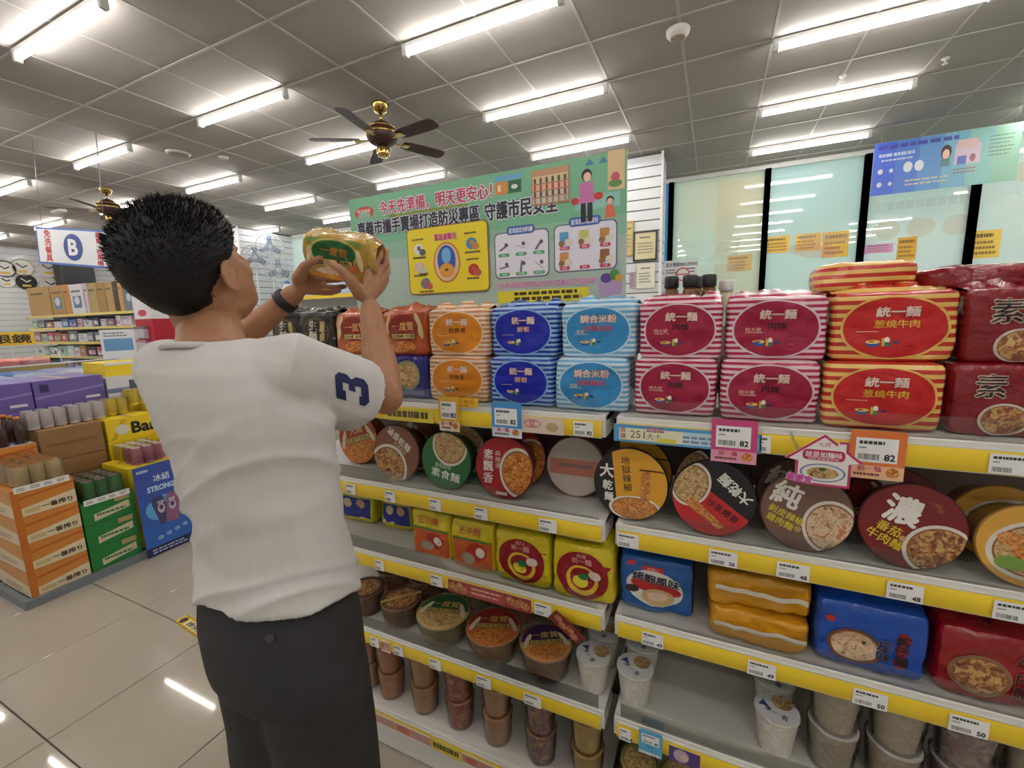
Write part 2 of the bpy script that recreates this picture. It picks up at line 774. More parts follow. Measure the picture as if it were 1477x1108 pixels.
    # art printed on the inside of the films, pale with the light behind it
    def art(k, fn):
        a, b, _ = spans[k]
        p = Pr()
        fn(p, a, b)
        mb = MB()
        p.into(mb, lambda x, z, d: (x, Y1 + .016 - d, z), .003)
        w = [o for o in COL.objects if o.name == 'window_%d' % (k + 1)][0]
        mb.build('window_art', w)
    def artm(name, col):   # thin ink on the film: most of the daylight behind still comes through
        t = NT(name)
        t.n.remove(t.b)
        tr = t.node('ShaderNodeBsdfTransparent')
        df = t.node('ShaderNodeBsdfDiffuse')
        df.inputs[0].default_value = lin(col)
        mx = t.node('ShaderNodeMixShader')
        mx.inputs[0].default_value = .35
        t.l.new(tr.outputs[0], mx.inputs[1])
        t.l.new(df.outputs[0], mx.inputs[2])
        t.l.new(mx.outputs[0], t.out.inputs[0])
        return t.m
    pane_l, pane_t, pane_p = artm('art_white', (235, 240, 236)), artm('art_cream', (226, 206, 170)), artm('art_peach', (222, 180, 160))
    art(8, lambda p, a, b: (p.poly([(a + .15, 2.55), (b - .28, 2.55), (b - .34, 2.30), (a + .22, 2.28)], pane_l), p.poly([(a + .13, 2.22), (b - .3, 2.2), (b - .34, 1.98), (a + .2, 1.98)], pane_l), p.rect(a + .12, 1.7, a + .5, 1.84, pane_l), p.rect(a + .62, 1.45, b - .05, 3.36, pane_t)))
    art(9, lambda p, a, b: (p.ell(a + .6, 2.3, .3, .1, pane_p, rot=-.15), p.ell(b - .35, 2.45, .35, .07, pane_t, rot=-.1)))
    art(10, lambda p, a, b: [p.rect(a + .12 + .1 * i, 2.72, a + .2 + .1 * i, 2.82, pane_l) for i in range(9)] + [p.ell(a + .25 + .34 * i, 2.48, .14, .12, pane_t) for i in range(3)])
    art(11, lambda p, a, b: (p.rr(a + .2, 2.45, a + .8, 2.75, .05, pane_l), p.ell(a + .5, 3.0, .25, .12, pane_t)))


def build_lights():
    body = M('lamp_batten_white', (226, 226, 224), .4)
    capm = M('lamp_holder', (206, 204, 200), .45)
    glow = emit('tube_glow', (255, 250, 246), TUBE_POWER)
    t = thing('tube_light', 'white tube light fixed to the ceiling grid in a regular row', 'light', group='ceiling tube lights')
    mb = MB()
    mb.box(-.58, -.02, -.035, .58, .02, 0, body, c=.004)
    mb.build('batten', t)
    mb = MB()
    mb.tube([(-.56, 0, -.062), (.56, 0, -.062)], .0155, glow, 10)
    mb.build('tube', t)
    cp = MB()
    cp.box(-.02, -.022, -.085, .02, .022, 0, capm, c=.005)
    cm = cp.mesh('lamp_holder')
    for s in (-1, 1):
        link('lamp_holder', cm, t, (s * .578, 0, 0))
    first = True
    for c in range(-5, 3):
        for r in range(-4, 4):
            x, y = -2.09 + c * 2.4 + .6, 2.81 + r * 1.2
            if y > Y1 - .3 or x + .6 > X1:
                continue
            col = {2: 'second column right of the pillar', 1: 'column right of the pillar', 0: 'column over the green banner', -1: 'column left of the banner'}.get(c, '%s column left of the banner' % ORD[-c - 1])
            lab = 'white ceiling tube light, %s row from the windows, %s' % (ORD[3 - r], col)
            if first:
                t.location = (x, y, ZC - .005)
                t['label'] = lab
                first = False
            else:
                dup(t, (x, y, ZC - .005), None, lab)


build_shell()
build_lights()

# ================================================================== noodle gondola
D = 1.03                      # y of the shelf fronts
TIER = [1.303, 1.028, .775, .472, .160]
SHELF_L = (-1.50, -.228)
SHELF_R = (-.208, 1.06)
YELLOW = lambda: M('rail_yellow', (242, 208, 48), .35, var=.05, vs=3)


def price_print(p, cx, cz, w, hgt, price, seed, col=(244, 244, 246)):
    p.rect(cx - w / 2, cz - hgt / 2, cx + w / 2, cz + hgt / 2, col)
    k = (60, 60, 64)
    p.lines(cx - w * .42, cz + hgt * .2, cx + w * .3, cz + hgt * .42, 1, k, seed, .6)
    p.lines(cx - w * .42, cz + hgt * .02, cx - w * .2, cz + hgt * .14, 1, k, seed + 1, .4)
    p.lay += 1
    rnd = random.Random(seed)
    x = cx - w * .42
    while x < cx + w * .05:
        d = rnd.uniform(.008, .022) * w
        p._a([(x, cz - hgt * .4), (x + d, cz - hgt * .4), (x + d, cz - hgt * .16), (x, cz - hgt * .16)], [(0, 1, 2, 3)], k, True)
        x += d + rnd.uniform(.01, .022) * w
    if price:
        p.text(price, cx + w * .32, cz - hgt * .27, hgt * .36, (20, 20, 24), .03)


def build_gondola(span, label, tags, strips):
    xa, xb = span
    white = M('shelf_metal', (216, 214, 208), .35, var=.03)
    lipm = M('shelf_edge', (226, 224, 218), .35, var=.03)
    back = M('gondola_back', (118, 100, 92), .6)
    ye = YELLOW()
    cl = clear('clear_guard', (250, 252, 252), .05)
    g = thing('gondola_shelf', label, 'shelf', (xa, D, 0))
    w = xb - xa
    mb = MB()
    mb.box(0, .44, 0, w, .46, 1.50, back)
    mb.build('back_panel', g)
    for x in (0, w - .03):
        mb = MB()
        mb.box(x, .395, 0, x + .03, .44, 1.52, white, c=.003)
        for k in range(28):
            mb.box(x + .012, .393, .2 + k * .045, x + .018, .3955, .225 + k * .045, M('slot_dark', (40, 40, 40), .8))
        mb.build('upright', g)
    for ti, z in enumerate(TIER):
        base = ti == 4
        mb = MB()
        mb.box(.003, .012, z - .018, w - .003, .39, z, white, c=.002)
        mb.box(.003, .0, z - (.016 if not base else .155), w - .003, .012, z, lipm, c=.003)
        mb.box(.003, .001, z - .056, .012, .10, z - .003, lipm)
        mb.box(w - .012, .001, z - .056, w - .003, .10, z - .003, lipm)
        if base:
            mb.box(.02, .05, 0, w - .02, .39, .14, M('plinth', (150, 148, 142), .5))
        sb = mb.build('shelf_board' if not base else 'base_deck', g)
        mb = MB()
        def prof(u, v):
            a = (v - .5) * 1.1
            return (.012 + u * (w - .024), -.004 - .006 * math.cos(a * 2.4), z - .056 + v * .042)
        mb.grid(prof, 1, 6, ye)
        mb.box(.012, -.004, z - .058, w - .012, .001, z - .012, lipm)
        mb.build('price_rail', sb)
        if not base:
            mb = MB()
            mb.box(.02, .002, z, w - .02, .004, z + .042, cl)
            mb.build('clear_guard', sb)
            for s in (.03, w - .045):
                mb = MB()
                mb.prism([(.02, z - .018), (.39, z - .018), (.39, z - .10)], 0, .012, white)
                mb.v = [(s + y, x, q) for x, y, q in mb.v]
                mb.build('bracket', sb)
        for k, (px, py, tw, price) in enumerate(tags.get(ti, [])):
            c = PYp(px, py, D)
            p = Pr()
            price_print(p, 0, 0, tw, .036, price, ti * 31 + k)
            mb = MB()
            mb.box(-tw / 2, 0, -.018, tw / 2, .0012, .018, ink((244, 244, 246)))
            p.into(mb, None, .0002)
            mb.build('price_tag', sb, (c.x - xa, -.0125, z - .035))
        for k, (pa, pb, py, fn) in enumerate(strips.get(ti, [])):
            a, b = PYp(pa, py, D).x, PYp(pb, py, D).x
            p = Pr()
            fn(p, b - a)
            mb = MB()
            mb.box(0, 0, -.021, b - a, .001, .021, ink((240, 236, 228)))
            p.into(mb, None, .0002)
            mb.build('printed_strip', sb, (a - xa, -.0125, z - .036))
    return g


def strip_251(p, L):
    p.rect(0, -.021, L, .021, (84, 160, 214)).rect(.012, -.016, L * .55, .013, (236, 232, 206)).rect(L * .5, -.016, L * .98, .013, (198, 222, 238))
    p.text('限購', .022, .0, .014, (150, 90, 60), vert=True).text('251', .055, -.001, .026, (112, 92, 42), .0).text('大卡', .092, -.004, .017, (120, 100, 50), .0)
    p.rect(.075, .007, .115, .017, (176, 92, 120)).rect(.10, -.017, .14, -.006, (226, 214, 80)).text('回饋節電好禮', .095, .012, .007, (240, 220, 226), .0)
    p.lines(L * .5, -.014, L * .96, .006, 2, (120, 140, 170), 3)


def strip_pink(p, L):
    p.rect(0, -.021, L, .021, (224, 204, 190)).ell(L * .3, .004, L * .2, .012, (206, 140, 140)).ell(L * .75, -.002, L * .14, .012, (196, 170, 130)).text('統一麵', L * .3, .004, .013, (246, 230, 226))


def strip_red(p, L):
    p.rect(0, -.021, L, .021, (160, 62, 60)).rect(L * .22, -.018, L * .7, .018, (184, 82, 78)).lines(L * .3, -.014, L * .68, .014, 2, (236, 196, 176), 4, .4)
    for k in range(4):
        p.ell(L * (.05 + .05 * k), .004 * (-1) ** k, .012, .014, food('food_red', [(.3, (110, 40, 30)), (.5, (196, 120, 80)), (.7, (226, 190, 140))]))
        p.ell(L * (.76 + .06 * k), .003 * (-1) ** k, .012, .013, food('food_red', []))


def strip_yellow(p, L):
    p.rect(0, -.021, L, .021, (226, 206, 70))
    p.lines(L * .05, -.012, L * .95, .016, 1, (90, 80, 50), 3, .7)


def strip_photo(p, L):
    p.rect(0, -.016, L, .016, (206, 150, 132)).ell(L * .25, 0, L * .18, .013, (196, 110, 90)).ell(L * .72, 0, L * .16, .012, (190, 150, 150))


def strip_purple(p, L):
    p.rect(0, -.021, L, .021, (86, 66, 130)).ell(L * .4, 0, L * .25, .018, (190, 170, 190)).ell(L * .5, -.003, L * .12, .01, (210, 190, 170))


tags_L = {0: [(843, 613, .05, '82')],
          1: [(508, 690, .042, ''), (565, 700, .042, ''), (630, 714, .04, ''), (696, 726, .042, ''), (792, 745, .05, '')],
          2: [(550, 802, .038, ''), (632, 826, .044, ''), (785, 868, .05, '')],
          3: [(543, 915, .038, ''), (577, 927, .04, ''), (630, 948, .044, ''), (700, 976, .05, ''), (770, 1001, .054, '')]}
tags_R = {0: [(1103, 640, .02, ''), (1452, 665, .055, '')],
          1: [(907, 768, .052, ''), (1043, 792, .058, '36'), (1143, 812, .06, '48'), (1303, 838, .056, '48'), (1462, 862, .06, '49')],
          2: [(942, 915, .052, '49'), (1098, 957, .056, '49'), (1253, 995, .058, '50'), (1395, 1023, .058, '50')],
          3: [(903, 1052, .03, '6-4')]}


def build_gondolas():
    build_gondola(SHELF_L, 'white gondola shelf unit with yellow price rails beside the man in the white shirt', tags_L,
                  {0: [(560, 628, 595, strip_yellow), (752, 815, 612, strip_pink)], 2: [(650, 768, 845, strip_red)],
                   3: [(552, 565, 920, strip_photo)], 4: [(528, 570, 1020, strip_photo), (572, 622, 1040, strip_photo), (626, 668, 1070, strip_yellow), (670, 720, 1090, strip_photo)]})
    build_gondola(SHELF_R, 'white gondola shelf unit with yellow price rails reaching past the right picture edge', tags_R,
                  {0: [(887, 1098, 630, strip_251), ], 3: [(965, 1010, 1090, strip_purple)]})


build_gondolas()

# ================================================================== noodle packs and bowls
def pack_pos(w, h, d, seed, k=11.0, wr=.004):
    off = Vector((seed * 3.7, seed * 1.3, seed * 7.1))

    def pos(p):
        n = (abs(p[0]) ** k + abs(p[1]) ** k + abs(p[2]) ** k) ** (1 / k)
        q = Vector((p[0] / n * w / 2, p[1] / n * d / 2, p[2] / n * h / 2))
        nn = noise.noise(q * 16 + off) * wr + noise.noise(q * 34 + off) * wr * .5 + (abs(noise.noise(q * 26 + off * 2)) - .25) * wr * .7
        q += Vector((p[0] / n * .35, p[1] / n, p[2] / n * .35)) * nn
        return Vector((q.x, q.y + d / 2, max(0, q.z + h / 2)))
    return pos


def pack(name, label, kind, mat, prn, w, h, d, loc, rot=(0, 0, 0), seed=1, fold=True, k=11.0, wr=.0055, group=None, end=None):
    root = thing(name, label, kind, loc, rot, group)
    pos = pack_pos(w, h, d, seed, k, wr)
    mb = MB()
    N = 20
    for ax in range(3):
        for sg in (-1, 1):
            def fn(u, v):
                a, b = u * 2 - 1, v * 2 - 1
                p = [0, 0, 0]
                p[ax] = sg
                p[(ax + 1) % 3] = a
                p[(ax + 2) % 3] = b
                return pos(p)
            mb.grid(fn, N, N, end if (end and ax == 0) else mat, True, sg < 0)
    mb.build('bag', root)
    if fold:
        rnd = random.Random(seed)
        mb = MB()
        o = Vector((seed, 0, 0))

        def ff(u, v):
            x = (u - .5) * w * (.98 - .1 * abs(v - .5))
            hz = math.sin(pi * v) ** .7 * (.020 + .022 * noise.noise(Vector((u * 5, 0, seed)) + o)) * (1 - .5 * abs(2 * u - 1) ** 4)
            return (x, d * (.12 + .75 * v) + .01 * noise.noise(Vector((u * 6, v * 3, seed))), h - .006 + hz + .009 * noise.noise(Vector((u * 12, v * 7, seed))))
        mb.grid(ff, 20, 8, mat)
        mb.build('folded_top', root)
    if prn:
        pr = prn(w, h)

        def mp(x, z, l):
            u, v = max(-1, min(1, x / (w / 2))), max(-1, min(1, z / (h / 2)))
            q = pos((u, -1, v))
            return (q.x, q.y - l - .0010, q.z)
        mb = MB()
        pr.into(mb, mp, .0004)
        mb.build('front_print', root)
    return root


def bowl_icon(p, cx, cz, s, col=(40, 90, 170)):
    """a plain bowl of noodles with chopsticks"""
    p.poly([(cx - s, cz), (cx + s, cz), (cx + s * .6, cz - s * .8), (cx - s * .6, cz - s * .8)], col)
    p.ell(cx, cz, s, s * .32, (226, 206, 120), 16, rings=1)
    p.ell(cx - s * .2, cz + s * .05, s * .4, s * .16, (206, 90, 50), 12, rings=1)
    p.rect(cx + s * 1.2, cz - s * .7, cx + s * 1.6, cz + s * .6, (214, 190, 60)).ell(cx + s * 1.9, cz + s * .3, s * .35, s * .5, (236, 236, 230), 12, rings=1).ell(cx + s * 1.9, cz - s * .4, s * .35, s * .4, (50, 120, 90), 12, rings=1)
    p.ell(cx + s * 3.0, cz - s * .05, s * .45, s * .25, (52, 56, 110), 12, rings=1)


def oval(main, rim, title, sub, subcol, extra=None):
    def f(w, h):
        p = Pr()
        p.ring(0, 0, w * .445, h * .45, .94, rim).ell(0, 0, w * .42, h * .425, main, 40)
        p.text(title, w * .02, h * .22, h * .15, (236, 214, 200), .03, sx=1.1, edge=((176, 40, 60), .035))
        p.text(sub, w * .02, h * .05, h * .12, subcol, .02, sx=1.1)
        if extra:
            p.text(extra, -w * .22, -h * .01, h * .075, (240, 200, 170), .0)
        p.rect(-w * .3, -h * .06, -w * .12, -h * .052, (230, 210, 200))
        bowl_icon(p, -w * .16, -h * .2, h * .085)
        return p
    return f


FOODS = {}


def foodm(k):
    return {'beef': food('food_beef', [(.3, (92, 46, 32)), (.48, (160, 96, 60)), (.6, (214, 176, 110)), (.75, (120, 130, 60))], 70),
            'spicy': food('food_spicy', [(.3, (140, 40, 24)), (.5, (206, 120, 50)), (.65, (230, 180, 90)), (.8, (90, 110, 40))], 110),
            'soup': food('food_soup', [(.3, (120, 86, 54)), (.5, (196, 160, 104)), (.7, (226, 206, 160)), (.8, (110, 130, 60))], 90),
            'noodle': food('food_noodle', [(.3, (150, 82, 30)), (.5, (206, 130, 62)), (.7, (232, 178, 110))], 120),
            'mix': food('food_mix', [(.28, (120, 84, 60)), (.42, (206, 170, 130)), (.56, (226, 206, 176)), (.64, (206, 120, 80)), (.76, (120, 156, 80))], 60)}[k]


def bowl_photo(p, cx, cz, rx, rz, k, rot=0, rim=(228, 222, 212)):
    p.ell(cx, cz, rx, rz, rim, 32, rot).ell(cx, cz, rx * .88, rz * .88, (150, 96, 64), 32, rot).ell(cx, cz, rx * .84, rz * .82, foodm(k), 28, rot)


def clipped(p, R):
    """keep a print inside the round lid"""
    it = []
    for vs, fs, m, l in p.it:
        nv = []
        for x, z in vs:
            r = math.hypot(x, z)
            nv.append((x, z) if r <= R else (x * R / r, z * R / r))
        it.append((nv, fs, m, l))
    p.it = it
    return p


def lid_yellow(R):
    p = Pr().ell(0, 0, R, R, (232, 168, 46), 48)
    p.half(0, 0, R, R, pi + .12, R * .42, (34, 32, 34))
    p.text('大', -R * .66, R * .32, R * .42, (240, 238, 232), .03).text('乾', -R * .62, -R * .1, R * .3, (240, 238, 232), .03).text('麵', -R * .58, -R * .42, R * .26, (240, 238, 232), .03)
    p.text('地獄辣椒', -R * .1, R * .28, R * .25, (48, 34, 26), .01, vert=True, rot=.12)
    bowl_photo(p, R * .15, -R * .68, R * .72, R * .36, 'noodle')
    p.rect(R * .3, -R * .5, R * .55, R * .45, foodm('noodle'), 2, 4).rect(R * .25, R * .42, R * .95, R * .46, (90, 50, 30))
    return clipped(p, R)


def lid_blackred(R):
    p = Pr().ell(0, 0, R, R, (200, 42, 50), 48)
    p.half(0, 0, R, R, .95, R * .12, (34, 32, 36))
    p.text('大乾麵', R * .52, R * .3, R * .32, (240, 238, 232), .03, rot=-.75 + pi)
    p.text('沙茶爆香', R * .25, -R * .3, R * .22, (40, 24, 22), .01, rot=-.55)
    bowl_photo(p, -R * .55, R * .32, R * .5, R * .62, 'soup', -.3)
    p.poly([(-R * .7, -R * .2), (-R * .5, -R * .0), (R * .32, -R * .72), (R * .16, -R * .82)], foodm('noodle'))
    return clipped(p, R)


def lid_chun(R):
    p = Pr().ell(0, 0, R, R, (122, 90, 76), 48)
    bowl_photo(p, R * .55, -R * .32, R * .62, R * .7, 'mix')
    p.text('純', -R * .42, R * .42, R * .68, (240, 234, 226), .03, rot=-.35)
    p.text('剝皮辣椒', -R * .42, -R * .12, R * .22, (232, 210, 60), .01, rot=-.42).text('雞肉麵', -R * .56, -R * .32, R * .22, (232, 210, 60), .01, rot=-.42)
    p.ell(-R * .16, -R * .46, R * .08, R * .08, (190, 150, 100), 14, rings=1)
    return clipped(p, R)


def lid_nong(R):
    p = Pr().ell(0, 0, R, R, (126, 34, 36), 48)
    bowl_photo(p, R * .52, -R * .5, R * .68, R * .62, 'beef', .3)
    p.text('濃', -R * .18, R * .38, R * .72, (244, 240, 232), .035, rot=-.28)
    p.text('番茄', -R * .42, -R * .1, R * .26, (232, 206, 52), .015, rot=-.45).text('牛肉麵', -R * .5, -R * .36, R * .26, (232, 206, 52), .015, rot=-.45)
    p.text('一級', R * .4, R * .6, R * .14, (176, 110, 70), .0, rot=-.4).text('屋', R * .5, R * .46, R * .14, (176, 110, 70), .0, rot=-.4).ell(-R * .16, -R * .3, R * .07, R * .07, (200, 160, 110), 14, rings=1)
    return clipped(p, R)


def lid_orange(R):
    p = Pr().ell(0, 0, R, R, (226, 170, 70), 48)
    bowl_photo(p, R * .12, -R * .1, R * .95, R * .75, 'soup', .2)
    p.ell(-R * .3, R * .1, R * .35, R * .18, foodm('noodle'), rot=-.3).ell(-R * .35, -R * .45, R * .3, R * .18, (126, 160, 70)).ell(0, -R * .15, R * .35, R * .2, foodm('spicy'))
    return clipped(p, R)


def lid_supiao(R):
    p = Pr().ell(0, 0, R, R, (170, 38, 42), 48)
    bowl_photo(p, R * .55, -R * .12, R * .68, R * .82, 'spicy', .15)
    p.text('素飄香', -R * .55, .0, R * .38, (242, 238, 230), .025, vert=True).text('麻辣燙', -R * .2, R * .25, R * .2, (240, 220, 210), .0, vert=True)
    p.rect(-R * .25, -R * .9, R * .15, -R * .8, (230, 210, 200))
    return clipped(p, R)


def lid_green(R):
    p = Pr().ell(0, 0, R, R, (44, 110, 58), 48)
    bowl_photo(p, R * .18, R * .55, R * .72, R * .72, 'soup', .2)
    p.text('素食麵', 0, -R * .5, R * .34, (240, 240, 232), .02, rot=-.15, sx=1.2).text('香菇風味', -R * .1, -R * .2, R * .17, (220, 226, 200), .0, rot=-.15)
    return clipped(p, R)


def lid_brown(R):
    p = Pr().ell(0, 0, R, R, (134, 84, 60), 48)
    bowl_photo(p, -R * .35, -R * .55, R * .85, R * .85, 'beef')
    p.text('滷香乾麵', R * .15, R * .52, R * .3, (240, 234, 224), .015, rot=-.62).text('花雕風味', R * .2, R * .2, R * .17, (214, 190, 150), .0, rot=-.62)
    return clipped(p, R)


def lid_cream(main, sub, title, k='spicy'):
    def f(R):
        p = Pr().ell(0, 0, R, R, sub, 48)
        p.half(0, 0, R * .98, R * .98, pi / 2, R * .05, main)
        p.ell(-R * .72, R * .1, R * .1, R * .4, (230, 218, 190), rot=-.4).ell(R * .72, R * .1, R * .1, R * .4, (230, 218, 190), rot=.4)
        p.ell(0, -R * .48, R * .7, R * .42, foodm(k))
        p.text(title, 0, R * .38, R * .36, (226, 190, 110), .02)
        p.rect(-R * .66, -R * .12, R * .66, R * .12, (58, 44, 26)).rect(-R * .62, -R * .1, R * .62, R * .1, (214, 186, 100)).text('紅燒牛肉麵', 0, 0, R * .17, (60, 40, 24), .01, fit=R * 1.1)
        return clipped(p, R)
    return f


def lid_white(R):
    p = Pr().ell(0, 0, R, R, (226, 228, 230), 40)
    p.ell(R * .42, R * .3, R * .5, R * .5, (212, 204, 190), 24).ell(R * .42, R * .3, R * .46, R * .46, foodm('soup'), 24)
    p.poly([(-R * .8, R * .3), (-R * .4, R * .55), (-R * .35, R * .1)], (58, 70, 140))
    p.text('來', -R * .42, .0, R * .34, (36, 36, 40), .02, rot=-.6).text('一', -R * .2, -R * .28, R * .3, (36, 36, 40), .02, rot=-.6).text('客', R * .08, -R * .56, R * .34, (36, 36, 40), .02, rot=-.6)
    return clipped(p, R)


def lid_metal(R):
    return Pr().ell(0, 0, R, R, (196, 184, 176), 40).rect(-R * .9, -R * .3, R * .9, R * .25, (206, 130, 104), 6, 2).rect(-R * .6, -R * .02, R * .6, R * .1, (150, 120, 116), 4, 1)


def lid_plain(c1, k):
    return lambda R: Pr().ell(0, 0, R, R, c1, 40).ell(0, 0, R * .8, R * .8, foodm(k), 30)


BM = {}


def bowl_mesh(kind, R, depth, side, lidf, rb=.72):
    """bowl of noodles standing on its base: body, rim, lid print"""
    key = (kind, R, depth)
    if key not in BM:
        b = MB()
        b.lathe([(R * rb * .9, 0), (R * rb, .002), (R * rb, .008), (R * .94, depth - .012), (R * .95, depth - .008), (R, depth - .006), (R, depth - .002), (R * .97, depth)], side, 32)
        l = MB()
        lidf(R * .965).into(l, lambda x, z, d: (x, z, depth + .0003 + d), .00025)
        BM[key] = (b.mesh('bowl'), l.mesh('lid'))
    return BM[key]


def bowl(name, label, cat, kind, R, depth, side, lidf, loc, rot=(0, 0, 0), group=None, wrap=False, rb=.72, spin=0):
    t = thing(name, label, cat, loc, rot, group)
    a, b = bowl_mesh(kind, R, depth, side, lidf, rb)
    link('bowl', a, t)
    link('lid', b, t, (0, 0, 0), (0, 0, spin))
    if wrap:
        key = ('wrap', R, depth, rb)
        if key not in BM:
            mb = MB()
            cl = clear('shrink_film', (246, 240, 230), .16, .16)
            n, rows = 28, 8
            vs, fs = [], []
            for j in range(rows + 1):
                z = depth * (j / rows) * 1.03
                r0 = R * (rb + (1 - rb) * (j / rows)) + .003 + .005 * (1 - j / rows)
                for i in range(n):
                    a_ = 2 * pi * i / n
                    r = r0 + .003 * noise.noise(Vector((math.cos(a_) * 2.2, math.sin(a_) * 2.2, j * .6 + R * 90)))
                    vs.append((r * math.cos(a_), r * math.sin(a_), max(.0005, z)))
            fs = [(j * n + k, j * n + (k + 1) % n, (j + 1) * n + (k + 1) % n, (j + 1) * n + k) for j in range(rows) for k in range(n)]
            mb.add(vs, fs, cl, True)
            BM[key] = mb.mesh('plastic_wrap')
        link('plastic_wrap', BM[key], t)
    return t


def side_art(name, base, a, b, sc=24):
    return food(name, [(.35, base), (.5, a), (.62, base), (.75, b)], sc)


def xat(px, py, y):
    return PYp(px, py, y).x


def zat(px, py, y):
    return PYp(px, py, y).z


def build_tier1():
    y = D + .035
    z0 = TIER[0]
    org = stripes('bag_orange_stripe', (206, 138, 92), (236, 214, 190), .0125)
    blu = stripes('bag_blue_stripe', (22, 52, 160), (150, 190, 226), .0125)
    lbl = stripes('bag_lightblue_stripe', (112, 176, 220), (206, 228, 240), .0125)
    pnk = stripes('bag_pink_stripe', (176, 26, 74), (232, 200, 210), .0125)
    red = stripes('bag_red_stripe', (196, 44, 34), (236, 196, 110), .0165)
    drd = film('bag_dark_red', (140, 16, 30))
    dark = film('bag_black', (34, 28, 26), .18)
    orr = film('bag_red_orange', (196, 88, 40), .2)
    navy = film('bag_navy', (32, 40, 130), .2)
    cream = film('bag_cream', (206, 192, 160), .3)
    lo, up = .136, .139

    def su(w, h):
        p = Pr()
        bowl_photo(p, -w * .06, -h * .26, w * .21, h * .23, 'beef', rim=(206, 198, 186))
        p.text('素', -w * .19, h * .2, h * .34, (40, 14, 16), .02, edge=((206, 180, 160), .03))
        return p

    def label_pack(title, band, k, rim=(222, 198, 150)):
        def f(w, h):
            p = Pr()
            p.ell(-w * .36, h * .16, w * .06, h * .3, rim, 20, -.3).ell(w * .36, h * .16, w * .06, h * .3, rim, 20, .3)
            p.ell(0, h * .12, w * .34, h * .3, band, 28)
            p.text(title, 0, h * .16, h * .2, (232, 196, 120), .02)
            p.rect(-w * .28, -h * .12, w * .28, h * .0, (70, 50, 30), 4, 1).rect(-w * .26, -h * .11, w * .26, -h * .01, (224, 196, 120), 4, 1).text('紅燒牛肉麵', 0, -h * .06, h * .08, (60, 40, 24), .01, fit=w * .48)
            p.ell(0, -h * .3, w * .26, h * .14, foodm(k), 24)
            return p
        return f

    def hang(w, h):
        p = Pr().rect(-w * .42, -h * .4, w * .42, h * .4, (208, 196, 166), 4, 4).ell(-w * .28, 0, w * .16, h * .3, foodm('soup'), 20)
        p.text('巷子', w * .12, .0, h * .3, (30, 28, 26), .03, vert=True)
        return p

    def blackp(w, h):
        p = Pr().ell(-w * .02, 0, w * .36, h * .36, (90, 70, 46), 28).ell(-w * .02, -h * .02, w * .32, h * .32, (44, 34, 28), 28)
        p.text('生麵', -w * .08, h * .05, h * .24, (214, 204, 186), .03, vert=True).rect(w * .1, -h * .2, w * .22, h * .26, (180, 160, 110), 2, 2)
        return p

    def navyp(w, h):
        return Pr().ell(w * .02, h * .05, w * .3, h * .34, (150, 160, 110), 26).ell(w * .02, h * .05, w * .25, h * .28, foodm('soup'), 26).rect(-w * .4, -h * .42, w * .4, -h * .3, (90, 100, 160), 4, 1)

    P = 'noodle_pack'
    rows = [  # px left, px right, label, material, print
        (500, 557, 'cream noodle pack with large black brush writing under the red orange packs', cream, hang, 0, lo),
        (560, 617, 'navy blue noodle pack under the red orange pack beside the orange striped ones', navy, navyp, 0, lo),
        (481, 543, 'red orange foil noodle pack behind the man\'s raised forearm', orr, label_pack('一度贊', (150, 40, 30), 'spicy'), 1, up),
        (549, 614, 'red orange foil noodle pack touching the orange striped packs', orr, label_pack('一度贊', (150, 40, 30), 'spicy'), 1, up),
        (618, 702, 'orange striped noodle pack with oval label, lower of two', org, oval((222, 136, 30), (240, 206, 160), '統一麵', '肉骨茶', (60, 34, 20)), 0, lo),
        (616, 702, 'orange striped noodle pack with oval label, upper of two', org, oval((222, 136, 30), (240, 206, 160), '統一麵', '肉骨茶', (60, 34, 20)), 1, up),
        (706, 797, 'dark blue striped noodle pack with oval label, lower of two', blu, oval((16, 34, 170), (130, 180, 226), '統一麵', '鮮蝦', (232, 180, 130)), 0, lo),
        (706, 802, 'dark blue striped noodle pack with oval label, upper of two', blu, oval((16, 34, 170), (130, 180, 226), '統一麵', '鮮蝦', (232, 180, 130)), 1, up),
        (800, 906, 'light blue striped rice noodle pack, lower of two', lbl, oval((48, 140, 200), (190, 220, 238), '調合米粉', '肉燥風味', (200, 60, 50), '增量'), 0, lo),
        (808, 918, 'light blue striped rice noodle pack, upper of two', lbl, oval((48, 140, 200), (190, 220, 238), '調合米粉', '肉燥風味', (200, 60, 50), '增量'), 1, up),
        (914, 1034, 'pink striped noodle pack, lower of the two beside the light blue packs', pnk, oval((158, 8, 58), (214, 196, 204), '統一麵', '肉燥', (30, 10, 20), '特大號'), 0, lo),
        (922, 1043, 'pink striped noodle pack, upper of the two beside the light blue packs', pnk, oval((158, 8, 58), (214, 196, 204), '統一麵', '肉燥', (30, 10, 20), '特大號'), 1, up),
        (1039, 1186, 'pink striped noodle pack, lower of the two beside the red and yellow packs', pnk, oval((158, 8, 58), (214, 196, 204), '統一麵', '肉燥', (30, 10, 20), '特大號'), 0, lo),
        (1048, 1196, 'pink striped noodle pack, upper of the two beside the red and yellow packs', pnk, oval((158, 8, 58), (214, 196, 204), '統一麵', '肉燥', (30, 10, 20), '特大號'), 1, up),
        (1190, 1368, 'red and yellow striped noodle pack, lower of two', red, oval((196, 26, 28), (226, 186, 90), '統一麵', '葱燒牛肉', (226, 190, 60)), 0, lo),
        (1202, 1388, 'red and yellow striped noodle pack, upper of two', red, oval((196, 26, 28), (226, 186, 90), '統一麵', '葱燒牛肉', (226, 190, 60)), 1, up),
        (1374, 1570, 'dark red noodle pack with brush writing, lower of two at the right edge', drd, su, 0, lo),
        (1396, 1590, 'dark red noodle pack with brush writing, upper of two at the right edge', drd, su, 1, up)]
